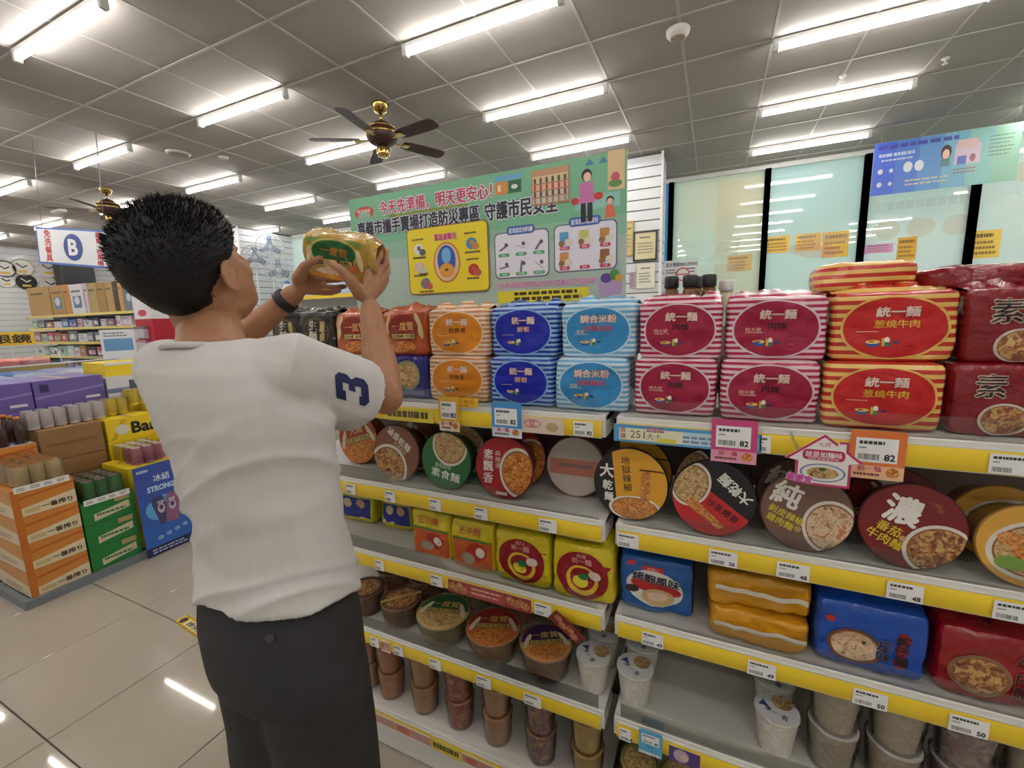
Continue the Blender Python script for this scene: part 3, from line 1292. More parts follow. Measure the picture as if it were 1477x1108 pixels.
    for i, (a, b, lab, m, pr, lev, hh) in enumerate(rows):
        yy = y + (.02 if lev else .0) + .006 * math.sin(i * 2.1)
        ya = 460 if lev else 550
        xa, xb = xat(a, ya, yy), xat(b, ya, yy)
        zz = z0 + (lo - .003 if lev else 0)
        big = b > 1180
        h2 = hh
        pack(P, lab, 'noodles', m, pr, xb - xa, h2, .15, ((xa + xb) / 2, yy, zz), (0, 0, .02 * math.sin(i * 1.7)), i + 1, lev == 1, wr=.0055)
    # black packs at the left end
    for i, (a, b, lab) in enumerate(((392, 432, 'glossy black noodle pack at the far left end of the top shelf'), (433, 480, 'glossy black noodle pack next to the red orange foil packs'))):
        yy = y + .06
        xa, xb = xat(a, 470, yy), xat(b, 470, yy)
        pack(P, lab, 'noodles', dark, blackp, xb - xa, .15, .13, ((xa + xb) / 2, yy, z0 + .133), (0, 0, .1), 40 + i, True, wr=.008)
        pack(P, ['green noodle pack under the leftmost black pack', 'green noodle pack under the black pack beside the foil packs'][i], 'noodles', film('bag_leaf_green', (96, 130, 60)), None, xb - xa, lo, .14, ((xa + xb) / 2, yy, z0), (0, 0, .05), 50 + i, False)
    # lying on top
    yy = y + .03
    ztop = z0 + lo - .003 + up + .010
    xa, xb = xat(1172, 400, yy + .05), xat(1322, 400, yy + .05)
    pack(P, 'red and yellow striped noodle pack lying across the top of its stack', 'noodles', red, None, xb - xa, .068, .15, ((xa + xb) / 2 + .012, yy + .06, ztop - .010), (0, 0, 0), 61, False, k=4.5, wr=.008)
    xa, xb = xat(1322, 400, yy + .05), xat(1560, 400, yy + .05)
    pack(P, 'dark red noodle pack lying flat on top of the dark red stack', 'noodles', drd, None, xb - xa, .052, .15, ((xa + xb) / 2 + .012, yy + .06, ztop - .014), (0, 0, 0), 62, False, k=4, wr=.012)


def build_tier2():
    z0 = TIER[1]
    y = D + .02
    items = [  # px left, right, label, lid, side colour, tilt spin
        (488, 546, 'orange and red noodle bowl lid at the left end, half behind the white shirt', lid_cream((176, 70, 52), (206, 120, 60), '大燒'), (150, 60, 40), .3),
        (536, 606, 'brown noodle bowl lid with white brush writing, leaning beside the orange lid', lid_brown, (96, 52, 36), 0),
        (607, 678, 'green noodle bowl lid with white writing and a bowl picture at its top', lid_green, (38, 84, 44), 0),
        (685, 768, 'red noodle bowl lid with white vertical writing and a spicy noodle picture', lid_supiao, (120, 24, 28), 0),
        (788, 873, 'upturned noodle bowl in shiny grey and salmon film beside the shelf joint', lid_metal, (150, 90, 74), 0),
        (854, 967, 'yellow and black noodle bowl lid with lifted noodles', lid_yellow, (40, 34, 30), 0),
        (968, 1093, 'red and black noodle bowl lid turned on its side', lid_blackred, (40, 30, 30), 0),
        (1096, 1237, 'brown noodle bowl lid with one large white character and yellow writing', lid_chun, (80, 56, 46), 0),
        (1238, 1405, 'dark red noodle bowl lid with one large white character and yellow writing', lid_nong, (86, 26, 26), 0),
        (1408, 1590, 'yellow noodle bowl lid with a pale soup picture at the right edge', lid_orange, (150, 110, 50), 0)]
    for i, (a, b, lab, lf, sc, sp) in enumerate(items):
        yy = y + (.10 if i in (0, 4) else .012 if a < 860 else .0)
        pyc = 650 + max(0, a - 500) * .13
        xa, xb = xat(a, pyc, yy), xat(b, pyc, yy)
        R = min(.093, max(.062, (xb - xa) / 2))
        tilt = .10
        c = ((xa + xb) / 2, yy + .004, z0 + R * math.cos(tilt) + .001)
        side = M('bowl_side_%d' % i, sc, .35, var=.25, vs=40)
        # bowl axis: local +z -> lid towards -y ; origin at the base of the bowl
        dep = .085
        rot = Matrix.Rotation(pi / 2 - tilt, 3, 'X')
        org = Vector(c) - rot @ Vector((0, 0, dep))
        t = bowl('noodle_bowl', lab, 'noodle bowl', 'lying%d' % i, R, dep, side, lf, org, (pi / 2 - tilt, 0, 0), None, False, .74, sp)
        # one more bowl of the same kind behind it
        if i in (0, 4):
            continue
        o2 = org + Vector((0, .10, 0))
        names = ['orange', 'brown', 'green', 'red', 'salmon', 'yellow and black', 'red and black', 'brown one-character', 'dark red', 'yellow']
        bowl('noodle_bowl', 'shaded noodle bowl lying right behind the %s lid on the second shelf' % names[i], 'noodle bowl', 'lying%d' % i, R, dep, side, lf, (o2.x, o2.y, z0 + R * math.cos(tilt) + .001 - (rot @ Vector((0, 0, dep))).z), (pi / 2 - tilt, 0, 0), None, False, .74, sp)


def build_tier3():
    z0 = TIER[2]
    ylw = film('bag_yellow', (228, 206, 30))
    byl = film('bag_blue_yellow', (206, 196, 50))
    blue = film('bag_blue', (20, 96, 176))
    blue2 = film('bag_bright_blue', (22, 84, 190))
    amber = film('bag_amber', (222, 156, 26))
    redb = film('bag_red', (160, 16, 26))

    def p_by(w, h):
        return Pr().rect(-w * .44, -h * .36, w * .44, h * .16, (36, 44, 140), 5, 4).ell(-w * .2, h * .0, w * .12, h * .12, (206, 190, 150)).ell(w * .18, h * .02, w * .12, h * .12, (200, 150, 120)).poly([(-w * .44, -h * .36), (w * .4, -h * .36), (-w * .44, -h * .22)], (228, 220, 170))

    def p_or(w, h):
        p = Pr().rect(-w * .44, -h * .44, w * .46, h * .12, (206, 96, 40), 5, 4)
        p.rect(-w * .44, h * .1, w * .46, h * .15, (90, 130, 50), 5, 1)
        p.ell(w * .1, -h * .1, w * .22, h * .18, (180, 50, 40)).ell(w * .18, -h * .1, w * .1, h * .1, (236, 226, 216)).ell(-w * .1, -h * .24, w * .16, h * .1, (170, 160, 140))
        p.text('王子麵', -w * .05, h * .3, h * .16, (206, 110, 40), .03, edge=((236, 220, 120), .02))
        return p

    def p_circ(w, h):
        p = Pr().ell(0, -h * .04, w * .42, h * .42, (150, 22, 34), 36, rings=5).poly([(w * .3, h * .2), (w * .48, h * .2), (w * .36, h * .06)], (150, 22, 34))
        p.ell(0, -h * .12, w * .26, h * .26, (236, 196, 60), 28).ell(0, -h * .1, w * .2, h * .2, (150, 22, 34), 28)
        p.ell(-w * .03, -h * .16, w * .13, h * .1, (230, 210, 60), 16).ell(w * .02, -h * .06, w * .09, h * .06, (40, 120, 70), 16).ell(w * .2, h * .0, w * .1, h * .08, (226, 206, 200), 16)
        p.text('統一麵', 0, h * .22, h * .11, (240, 190, 180), .01).text('肉燥', w * .0, h * .31, h * .08, (240, 190, 180), .0)
        return p

    def p_shrimp(w, h):
        p = Pr().ell(-w * .34, h * .38, w * .06, h * .05, (206, 50, 50), 16, rings=1).rect(-w * .18, h * .27, w * .1, h * .36, (200, 40, 44), 3, 1).text('炒泡麵', -w * .04, h * .315, h * .06, (240, 220, 210), .0)
        p.ell(-w * .02, -h * .04, w * .38, h * .32, (226, 224, 218), 32, -.12, 5).ell(0, -h * .02, w * .34, h * .13, (186, 40, 44), 28, -.15)
        p.text('烤蝦風味', 0, h * .13, h * .17, (34, 38, 60), .03, rot=-.1, edge=((240, 240, 240), .03), fit=w * .62)
        p.ell(w * .03, -h * .2, w * .22, h * .15, (206, 176, 120), 28).ell(w * .03, -h * .19, w * .14, h * .08, (232, 200, 180), 20).ell(-w * .32, -h * .1, w * .1, h * .07, (60, 44, 44), 18)
        return p

    def p_blue2(w, h):
        p = Pr().ell(-w * .38, h * .22, w * .05, h * .05, (200, 40, 40), 16, rings=1)
        bowl_photo(p, -w * .14, -h * .14, w * .26, h * .26, 'mix', -.1, (120, 70, 50))
        p.ell(w * .28, h * .12, w * .06, h * .09, (150, 30, 40), 16).ell(w * .28, -h * .06, w * .06, h * .09, (150, 30, 40), 16).ell(w * .27, -h * .24, w * .06, h * .08, (150, 30, 40), 16)
        p.text('蚵仔麵', w * .28, -h * .06, h * .15, (30, 20, 30), .03, vert=True)
        p.text('風味', w * .12, -h * .1, h * .16, (40, 44, 90), .03, vert=True, edge=((150, 160, 190), .03))
        return p

    def p_red2(w, h):
        p = Pr()
        bowl_photo(p, -w * .1, -h * .12, w * .3, h * .28, 'beef', -.1, (150, 110, 80))
        p.text('牛肉麵', w * .3, -h * .05, h * .2, (80, 20, 24), .03, vert=True, edge=((190, 110, 90), .03))
        return p

    def put(a, b, py, h, dep, lab, m, pr, yo, seed, rz=0, dz=0, fold=True, k=10, wr=.007, end=None):
        yy = D + yo
        xa, xb = xat(a, py, yy), xat(b, py, yy)
        return pack('noodle_pack', lab, 'noodles', m, pr, xb - xa, h, dep, ((xa + xb) / 2, yy, z0 + dz), (0, 0, rz), seed, fold, k=k, wr=wr, end=end)
    put(488, 536, 720, .15, .12, 'blue and yellow noodle pack at the back left of the third shelf', byl, p_by, .15, 71)
    put(548, 592, 730, .15, .12, 'blue and yellow noodle pack at the back, beside the yellow and orange packs', byl, p_by, .15, 72)
    put(594, 650, 770, .165, .14, 'yellow and orange noodle pack next to the empty part of the shelf', ylw, p_or, .04, 73)
    put(651, 713, 790, .165, .14, 'yellow and orange noodle pack next to the yellow packs with red circles', ylw, p_or, .03, 74)
    put(714, 792, 810, .165, .14, 'yellow noodle pack with a red circle, beside the yellow and orange packs', ylw, p_circ, .02, 75)
    put(796, 886, 830, .165, .14, 'yellow noodle pack with a red circle, beside the shelf joint', ylw, p_circ, .02, 76)
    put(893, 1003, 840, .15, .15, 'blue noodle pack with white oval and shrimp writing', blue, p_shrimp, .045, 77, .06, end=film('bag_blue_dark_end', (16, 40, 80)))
    put(1022, 1172, 910, .078, .16, 'amber yellow noodle pack with white torn seal, lower of two', amber, None, .015, 78, 0, 0, False, 8, .013)
    put(1022, 1174, 850, .085, .16, 'amber yellow noodle pack, upper of two', amber, None, .03, 79, 0, .078, False, 8, .013)
    for i, (zz, yo) in enumerate(((.045, .011), (.128, .027))):   # white seals of the two amber packs
        xa, xb = xat(1024, 900, D + .02), xat(1170, 900, D + .02)
        mb = MB()
        mb.grid(lambda u, v: (xa + (xb - xa) * (.04 + .92 * u), D + yo - .006 - .004 * v + .005 * noise.noise(Vector((u * 7, i, 0))), z0 + zz + .014 * (v - .5) + .010 * noise.noise(Vector((u * 5, i * 4, 2)))), 24, 1, M('seal_white', (232, 226, 208), .4))
        r = [o for o in COL.objects if o.get('label', '').startswith('amber') and ('lower' in o['label']) == (i == 0)][0]
        mb.v = [(x - r.location.x, y - r.location.y, z - r.location.z) for x, y, z in mb.v]
        mb.build('seal', r)
    put(1176, 1344, 920, .155, .16, 'bright blue noodle pack with a soup bowl picture', blue2, p_blue2, .02, 80)
    put(1350, 1520, 960, .150, .16, 'red noodle pack with a beef noodle bowl picture', redb, p_red2, .02, 81)


def build_tier45():
    z3, z4 = TIER[3], TIER[4]
    brown = side_art('bowl_side_brown', (126, 92, 72), (160, 116, 80), (90, 66, 60))
    grn = side_art('bowl_side_green', (176, 166, 122), (186, 170, 120), (90, 110, 60))
    redd = side_art('bowl_side_red', (182, 146, 112), (190, 150, 100), (140, 60, 40))
    pur = side_art('bowl_side_purple', (170, 140, 124), (176, 140, 100), (90, 60, 110))
    wht = side_art('cup_side_white', (222, 222, 220), (206, 196, 180), (150, 150, 158), 30)
    tan = side_art('cup_side_tan', (206, 164, 126), (216, 176, 138), (190, 130, 98), 18)
    ptan = side_art('cup_side_orange', (210, 164, 126), (226, 140, 90), (216, 200, 176), 18)
    mar = side_art('cup_side_maroon', (196, 150, 120), (186, 70, 70), (226, 210, 190), 18)
    vio = side_art('cup_side_violet', (200, 158, 124), (130, 96, 130), (216, 200, 180), 18)
    ylo = side_art('cup_side_yellow', (206, 176, 112), (216, 196, 96), (180, 146, 140), 18)
    big = [(511, 553, 'small dark noodle bowl wrapped in film next to the man\'s trousers', brown, lid_plain((84, 56, 44), 'beef'), 'dk'),
           (557, 606, 'dark noodle bowl wrapped in film with a tan band over its lid', brown, lid_plain((104, 72, 56), 'beef'), 'dk2'),
           (607, 676, 'noodle bowl with a green lid on the fourth shelf', grn, lid_cream((40, 92, 50), (206, 170, 100), '一度贊', 'soup'), 'grn'),
           (675, 750, 'noodle bowl with a red and orange lid on the fourth shelf', redd, lid_cream((150, 44, 36), (206, 110, 60), '一度贊', 'spicy'), 'red'),
           (750, 826, 'noodle bowl with a purple lid on the fourth shelf', pur, lid_cream((70, 40, 90), (216, 160, 90), '一度贊', 'noodle'), 'pur')]
    for i, (a, b, lab, sd, lf, kd) in enumerate(big):
        yc = D + .085
        xa, xb = xat(a, 880, yc), xat(b, 900 + i * 8, yc)
        R = (xb - xa) / 2 * .95
        bowl('noodle_bowl', lab, 'noodle bowl', kd, round(R, 4), .085, sd, lf, ((xa + xb) / 2, yc, z3), (0, 0, .12 * i), None, True, .74)
        bowl('noodle_bowl', 'noodle bowl standing in the shade behind the ' + ['small dark one', 'dark one with the tan band', 'green lidded one', 'red lidded one', 'purple lidded one'][i], 'noodle bowl', kd, round(R, 4), .085, sd, lf, ((xa + xb) / 2 + .005, yc + 2 * R + .018, z3), (0, 0, 0), None, False, .74)
        if kd == 'dk2':
            r = [o for o in COL.objects if o.get('label') == lab][0]
            mb = MB()
            mb.box(-R, -.006, .0885, R, .006, .0895, M('tan_band', (206, 176, 100), .4))
            mb.build('paper_band', r, (0, 0, 0), (0, 0, .7))
    # white cups on the fourth shelf
    wc = [(829, 884, 950, .03, 'white noodle cup left of the shelf joint'), (887, 946, 960, .03, 'white noodle cup right of the shelf joint beside the empty space'),
          (1083, 1160, 1020, .03, 'white noodle cup at the right end of the empty space')]
    for i, (a, b, py, yo, lab) in enumerate(wc):
        yc = D + .045 + yo
        xa, xb = xat(a, py, yc), xat(b, py, yc)
        R = (xb - xa) / 2
        bowl('noodle_cup', lab, 'noodle cup', 'wc', .0495, .105, wht, lid_white, ((xa + xb) / 2, yc, z3), (0, 0, .2 * i), None, False, .74)
        bowl('noodle_cup', 'shaded noodle cup right behind the ' + ['white cup left of the shelf joint', 'white cup right of the shelf joint', 'white cup ending the empty space'][i], 'noodle cup', 'wc', .0495, .105, wht, lid_white, ((xa + xb) / 2 + .006, yc + .105, z3), (0, 0, .1), None, False, .74)
    cols = [(1166, 1244, 'second'), (1252, 1342, 'third'), (1350, 1450, 'fourth'), (1458, 1560, 'fifth')]
    for i, (a, b, nm) in enumerate(cols):
        yc = D + .085
        xa, xb = xat(a, 1020, yc), xat(b, 1020, yc)
        sd = [wht, wht, side_art('cup_side_white_violet', (206, 204, 202), (150, 120, 150), (190, 176, 160), 26), wht][i]
        c = (xa + xb) / 2
        bowl('noodle_cup', 'lower white noodle cup wrapped in film, %s column right of the empty space' % nm, 'noodle cup', 'wd%d' % i, .0495, .105, sd, lid_white, (c, yc, z3), (0, 0, .3), None, True, .74)
        bowl('noodle_cup', 'upper white noodle cup wrapped in film, %s column right of the empty space' % nm, 'noodle cup', 'wd%d' % i, .0495, .105, sd, [lid_white, lid_plain((206, 200, 190), 'spicy'), lid_plain((180, 160, 170), 'mix'), lid_white][i], (c, yc, z3 + .1062), (0, 0, 1.1), None, True, .74)
    # two layers of cups on the base deck
    xs = [(517, 545), (540, 590), (590, 637), (638, 690), (690, 746), (750, 812), (816, 880)]
    sd = [tan, ptan, tan, mar, tan, vio, ylo]
    nm = ['first', 'second', 'third', 'fourth', 'fifth', 'sixth', 'seventh']
    for i, (a, b) in enumerate(xs):
        yc = D + .075
        py = 945 + i * 20
        xa, xb = xat(a, py, yc), xat(b, py, yc)
        c = (xa + xb) / 2
        for l in (0, 1):
            bowl('noodle_cup', '%s tan noodle cup of the %s file from the man on the bottom shelf' % (['lower', 'upper'][l], nm[i]), 'noodle cup', 'tc%d' % i, .0475, .103, sd[i], lid_plain((190, 150, 110), ['noodle', 'spicy', 'beef'][i % 3]), (c, yc, z4 + l * .1045), (0, 0, i * .7 + l), None, True, .76)
    for i in range(6):
        c = -.15 + i * .115
        bowl('noodle_cup', 'olive noodle cup on the bottom shelf right of the joint, %s from the joint' % nm[i], 'noodle cup', 'oc', .05, .11, ylo, lid_plain((150, 140, 70), 'soup'), (c, D + .08, z4), (0, 0, i), None, True, .76)


def card(name, label, cat, fn, w, h, loc, rot=(0, 0, 0), th=.0012, base=(240, 238, 232), group=None):
    p = Pr()
    fn(p, w, h)
    mb = MB()
    mb.box(-w / 2, 0, -h / 2, w / 2, th, h / 2, ink(base))
    p.into(mb, None, .0003)
    o = mb.build(name, None, loc, rot)
    return tag(o, label, cat, group)


def build_cards():
    def promo(bg, low, title, price='82'):
        def f(p, w, h):
            p.rect(-w / 2, -h / 2, w / 2, h / 2, bg)
            p.rect(-w / 2, -h / 2, w / 2, -h * .22, low)
            price_print(p, -w * .02, h * .1, w * .76, h * .5, price, 5)
            p.text(title, -w * .12, -h * .28, h * .13, (206, 40, 60), .02, edge=((240, 220, 220), .03)).ell(w * .3, -h * .34, w * .12, h * .1, foodm('spicy'), 16)
            p.lines(-w * .4, -h * .46, w * .1, -h * .36, 1, (120, 60, 60), 3)
        return f
    z = TIER[0]

    def at(px, py, w):
        c = PYp(px, py, D - .016)
        return c
    data = [((633, 662), (572, 622), (226, 178, 60), (232, 216, 190), '統一麵', 'yellow promotional price card hanging under the orange striped noodle packs'),
            ((709, 752), (582, 631), (70, 150, 220), (206, 220, 236), '統一麵', 'light blue promotional price card hanging under the dark blue noodle packs'),
            ((1025, 1092), (606, 668), (206, 72, 130), (232, 160, 190), '統一麵', 'pink promotional price card hanging under the pink noodle packs'),
            ((1224, 1306), (622, 692), (226, 122, 60), (236, 190, 150), '統一麵', 'orange promotional price card hanging under the red and yellow noodle packs')]
    for (a, b), (t, bt), bg, lw, ti, lab in data:
        c = PYp((a + b) / 2, (t + bt) / 2, D - .016)
        w = xat(b, t, D - .016) - xat(a, t, D - .016)
        h = zat((a + b) / 2, t, D - .016) - zat((a + b) / 2, bt, D - .016)
        card('promo_card', lab, 'price card', promo(bg, lw, ti), w, h, c, (.0, 0, 0), base=bg)
    c = PYp(668, 581, D - .014)
    card('promo_strip', 'small yellow paper strip clipped above the yellow price card', 'price card', lambda p, w, h: (p.rect(-w / 2, -h / 2, w / 2, h / 2, (232, 184, 40)), p.text('防災食品', 0, .003, .014, (190, 90, 30), .0, fit=w * .8), p.lines(-w * .4, -h * .45, w * .4, -h * .2, 1, (200, 110, 40), 2)), .094, .026, c, (0, -.04, 0), base=(232, 184, 40))
    # house shaped wobbler
    a = PYp(1187, 668, D - .05)
    s = .062
    p = Pr()
    house = lambda k: [(-.72 * k, -.75 * k), (.72 * k, -.75 * k), (.72 * k, .02 * k), (1.02 * k, .08 * k), (.62 * k, .42 * k), (.62 * k, .72 * k), (.38 * k, .72 * k), (.38 * k, .62 * k), (0, .92 * k), (-1.02 * k, .08 * k), (-.72 * k, .02 * k)]
    p.poly(house(s), (196, 54, 110)).poly([(x * .9, z_ * .9) for x, z_ in house(s)], (240, 234, 232))
    p.rr(-s * .55, s * .08, s * .55, s * .42, .008, (190, 40, 96)).text('就是如麵味', 0, s * .27, s * .2, (244, 236, 236), .02, fit=s * .95).text('回家這碗最好吃', 0, s * .14, s * .09, (244, 220, 230), .0, fit=s * .8)
    p.text('七月', 0, s * .6, s * .17, (206, 80, 70), .0).ell(s * .0, -s * .32, s * .6, s * .3, (120, 140, 180)).ell(0, -s * .32, s * .54, s * .26, (232, 230, 226)).ell(0, -s * .32, s * .42, s * .19, foodm('soup')).ell(0, -s * .2, s * .1, s * .06, (60, 100, 50), 14)
    p.text('最便宜', -s * .6, -s * .55, s * .24, (206, 80, 170), .05, rot=-.1, edge=((250, 240, 246), .05))
    mb = MB()
    mb.prism(house(s), 0, .0015, ink((240, 234, 232)))
    p.into(mb, None, .0003)
    o = thing('shelf_wobbler', 'house shaped pink and white shelf wobbler between the pink and orange price cards', 'sign', a)
    mb.build('house_card', o)
    st = MB()
    st.tube([(-.03, .004, 0), (-.045, .02, .03), (-.05, .048, .045)], .0025, clear('clear_strip', (240, 246, 246), .1), 6)
    st.build('clear_arm', o)
    # blue tag low on the right unit, red card hanging left
    card('promo_card', 'light blue price card with wavy foot hanging from the fourth shelf', 'price card', lambda p, w, h: (p.rect(-w / 2, -h / 2, w / 2, h / 2, (90, 176, 220)), price_print(p, 0, h * .16, w * .76, h * .4, '49', 8), p.text('6~4', 0, -h * .16, h * .13, (40, 70, 130), .02), p.lines(-w * .48, -h * .48, w * .48, -h * .36, 1, (236, 236, 236), 4, .9)), .058, .07, PYp(938, 1073, D - .016), base=(90, 176, 220))
    card('hanging_card', 'dark red printed card hanging aslant over the purple noodle bowl', 'sign', lambda p, w, h: (p.rect(-w / 2, -h / 2, w / 2, h / 2, (132, 38, 40)), [p.ell(-w * .3 + w * .2 * k, .006 * (-1) ** k, .012, .013, food('food_red', []), 14) for k in range(4)]), .1, .05, PYp(817, 905, D - .02), (.3, .62, 0), base=(132, 38, 40))


build_tier1()
build_tier2()
build_tier3()
build_tier45()
build_cards()

# ================================================================== the man
def remesh(mb, name, voxel, smooth, mat, parent=None, disp=None):
    """grow one continuous surface over overlapping volumes"""
    src = link(name, mb.mesh(name))
    r = src.modifiers.new('r', 'REMESH')
    r.mode = 'VOXEL'
    r.voxel_size = voxel
    sm = src.modifiers.new('s', 'SMOOTH')
    sm.factor = .5
    sm.iterations = smooth
    dg = bpy.context.evaluated_depsgraph_get()
    dg.update()
    me = bpy.data.meshes.new_from_object(src.evaluated_get(dg))
    me.name = name
    bpy.data.objects.remove(src)
    me.materials.clear()
    me.materials.append(mat)
    for p in me.polygons:
        p.use_smooth = True
        p.material_index = 0
    if disp:
        nr = [v.normal.copy() for v in me.vertices]
        for v, n in zip(me.vertices, nr):
            v.co += disp(v.co.copy(), n)
        me.update()
    return link(name, me, parent)


def build_person():
    J = PD
    skin = NT('skin')
    skin.set(.48, 0, .45)
    skin.l.new(skin.ramp(skin.noise(30, 3), [(.3, (164, 116, 86)), (.7, (178, 130, 98))]), skin.b.inputs['Base Color'])
    skin.b.inputs['Subsurface Weight'].default_value = .12
    skin.b.inputs['Subsurface Radius'].default_value = (.012, .005, .003)
    skin.bump(skin.noise(260, 2), .12, .002)
    skin = skin.m
    shirtm = M('shirt_cotton', (203, 201, 199), .85, var=.03, vs=14, bump=.25, bs=420, dist=.002)
    trou = M('trouser_cloth', (44, 43, 44), .8, var=.12, vs=20, bump=.2, bs=300, dist=.002)
    hairm = M('black_hair', (18, 16, 16), .55, var=.35, vs=60, spec=.35)
    root = thing('person', 'man in a white T-shirt and dark trousers holding up a noodle pack', 'person', (-.72, .56, 0))
    inv = Matrix.Translation((.72, -.56, 0))

    # ---- body: head, neck, arms, hands in one surface
    b = MB()
    hx = J(282, 395, .86)                                  # centre of the skull
    fwd = Vector((-.10, .90, .46)).normalized()            # he looks up at the pack
    rgt = fwd.cross(Vector((0, 0, 1))).normalized()
    upv = rgt.cross(fwd)
    HM = Matrix((rgt, fwd, upv)).transposed()              # local: x right, y forward, z up

    def H(x, y, z):
        return hx + HM @ Vector((x, y, z))
    b.ell(H(0, -.008, .02), .079, .100, .092, skin, HM, 24)
    b.ell(H(0, .035, -.045), .062, .062, .075, skin, HM, 20)
    b.ell(H(0, .062, -.082), .038, .034, .030, skin, HM, 16)      # chin
    b.ell(H(0, .02, -.07), .058, .05, .04, skin, HM, 16)          # jaw
    for s in (-1, 1):
        b.ell(H(.038 * s, .064, -.024), .025, .020, .028, skin, HM, 14)   # cheek
        b.ell(H(.030 * s, .070, .022), .026, .012, .010, skin, HM, 12)   # brow
        er = HM @ Matrix.Rotation(.30 * s, 3, 'Z') @ Matrix.Rotation(-.15, 3, 'X')
        ec = H(.087 * s, -.002, -.010)
        b.ell(ec, .007, .019, .027, skin, er, 16)
        b.tube([ec + er @ Vector((.003 * s, .020 * math.cos(t), .028 * math.sin(t))) for t in [.5 + k * .42 for k in range(12)]], .0048, skin, 8)
        b.tube([H(.070 * s, .004, .012), ec], [.012, .008], skin, 8)
    b.tube([H(0, .092, .018), H(0, .104, -.008), H(0, .112, -.024)], [.009, .011, .013], skin, 10)
    b.ell(H(0, .100, -.050), .022, .010, .006, skin, HM, 12)
    b.ell(H(0, .098, -.059), .019, .010, .006, skin, HM, 12)
    neck0 = J(308, 508, .83)
    b.tube([H(0, -.02, -.05), H(0, -.035, -.10), (H(0, -.035, -.10) + neck0) / 2, neck0, neck0 + Vector((.0, -.01, -.06))], [.062, .057, .058, .062, .07], skin, 18)
    shR, shL = J(418, 528, .755), J(244, 524, .92)
    elR, wrR = J(556, 573, .985), J(534, 446, 1.085)
    elL, wrL = J(300, 528, 1.17), J(424, 424, 1.15)
    for sh, el, wr in ((shR, elR, wrR), (shL, elL, wrL)):
        b.tube([neck0 + Vector((0, 0, -.08)), sh + Vector((0, 0, -.03))], [.05, .036], skin, 14)
        b.tube([sh + Vector((0, 0, -.02)), sh.lerp(el, .5), el], [.042, .044, .038], skin, 16)
        b.tube([el, el.lerp(wr, .28), el.lerp(wr, .6), wr], [.040, .043, .034, .0255], skin, 16)
    # hands: palm slab of overlapping tubes, five fingers each
    def hand(pw, knuck, tips, thumb):
        for k in knuck:
            b.tube([pw, (pw + k) / 2, k], [.019, .0155, .0115], skin, 10)
        for a, c in zip(knuck[:-1], knuck[1:]):
            b.tube([a.lerp(pw, .25), c.lerp(pw, .25)], .0125, skin, 10)
        for k, tp in zip(knuck, tips):
            b.tube([k] + tp, [.0105] + [.0092, .0085, .0074][:len(tp)], skin, 10)
        b.tube(thumb, [.019, .0145, .0108, .0092], skin, 10)
    # right: thumb across the front of the pack, fingers round its right end and behind
    pw = J(530, 428, 1.085)
    kn = [J(533, 392, 1.092), J(544, 396, 1.108), J(550, 404, 1.124), J(551, 413, 1.138)]
    tp = [[J(547, 372, 1.112), J(549, 352, 1.138), J(538, 343, 1.165)],
          [J(556, 381, 1.135), J(557, 362, 1.165), J(543, 352, 1.195)],
          [J(559, 392, 1.155), J(558, 376, 1.188), J(543, 366, 1.215)],
          [J(557, 403, 1.168), J(555, 390, 1.198), J(542, 382, 1.222)]]
    hand(pw, kn, tp, [J(520, 424, 1.07), J(506, 405, 1.04), J(491, 389, 1.026), J(478, 380, 1.034)])
    # left: palm under the left end, thumb at the front, fingers underneath and behind
    pw = J(433, 414, 1.15)
    kn = [J(447, 398, 1.155), J(452, 404, 1.168), J(455, 412, 1.176), J(454, 420, 1.176)]
    tp = [[J(460, 396, 1.195), J(478, 394, 1.215), J(494, 392, 1.215)],
          [J(468, 404, 1.20), J(486, 404, 1.215), J(500, 402, 1.205)],
          [J(470, 414, 1.195), J(485, 415, 1.195), J(497, 413, 1.185)],
          [J(467, 422, 1.185), J(479, 422, 1.18), J(489, 419, 1.17)]]
    hand(pw, kn, tp, [J(431, 402, 1.13), J(440, 385, 1.105), J(451, 377, 1.082), J(462, 373, 1.072)])
    b.tube([neck0 + Vector((0, 0, -.05)), J(330, 600, .82)], [.06, .08], skin, 14)
    body = remesh(b, 'body', .0032, 5, skin, root)
    body.data.transform(inv)

    # ---- hair: cap following the skull, then short tufts
    rnd = random.Random(4)
    hb = MB()

    def hair_r(d):
        """skull radius along local direction d plus hair thickness; None where skin shows"""
        q = Vector((d.x / .079, d.y / .100, d.z / .092)).length
        return 1 / q
    c0 = Vector((0, -.008, .02))
    vs, N, K = [], 48, 30
    def cover(d):
        # hairline: forehead high in front, in front of the ear, down to the nape behind
        az = math.atan2(abs(d.x), -d.y)            # 0 at the back, pi in front
        lowest = -.98 + .10 * az if az < 1.15 else (-.55 + (az - 1.15) * .58 if az < 2.0 else -.06 + (az - 2.0) * .52)
        return d.z - min(lowest, .52)
    def thick(d):
        k = cover(d)
        if k < 0:
            return -.006
        t = .006 + .020 * max(0, min(1, (d.z + .25) / .9)) + .004 * max(0, d.y)
        return t * min(1, k / .22 + .15)
    hv, hf = [], []
    for j in range(K + 1):
        th = pi * (j + .01) / (K + .02)
        for i in range(N):
            d = Vector((math.sin(th) * math.cos(2 * pi * i / N), math.sin(th) * math.sin(2 * pi * i / N), math.cos(th)))
            r = hair_r(d) + thick(d) + .0012 * noise.noise(d * 9)
            hv.append(H(*(c0 + d * r)))
    for j in range(K):
        for i in range(N):
            hf.append((j * N + i, (j + 1) * N + i, (j + 1) * N + (i + 1) % N, j * N + (i + 1) % N))
    hb.add(hv, hf, hairm, True)
    n = 0
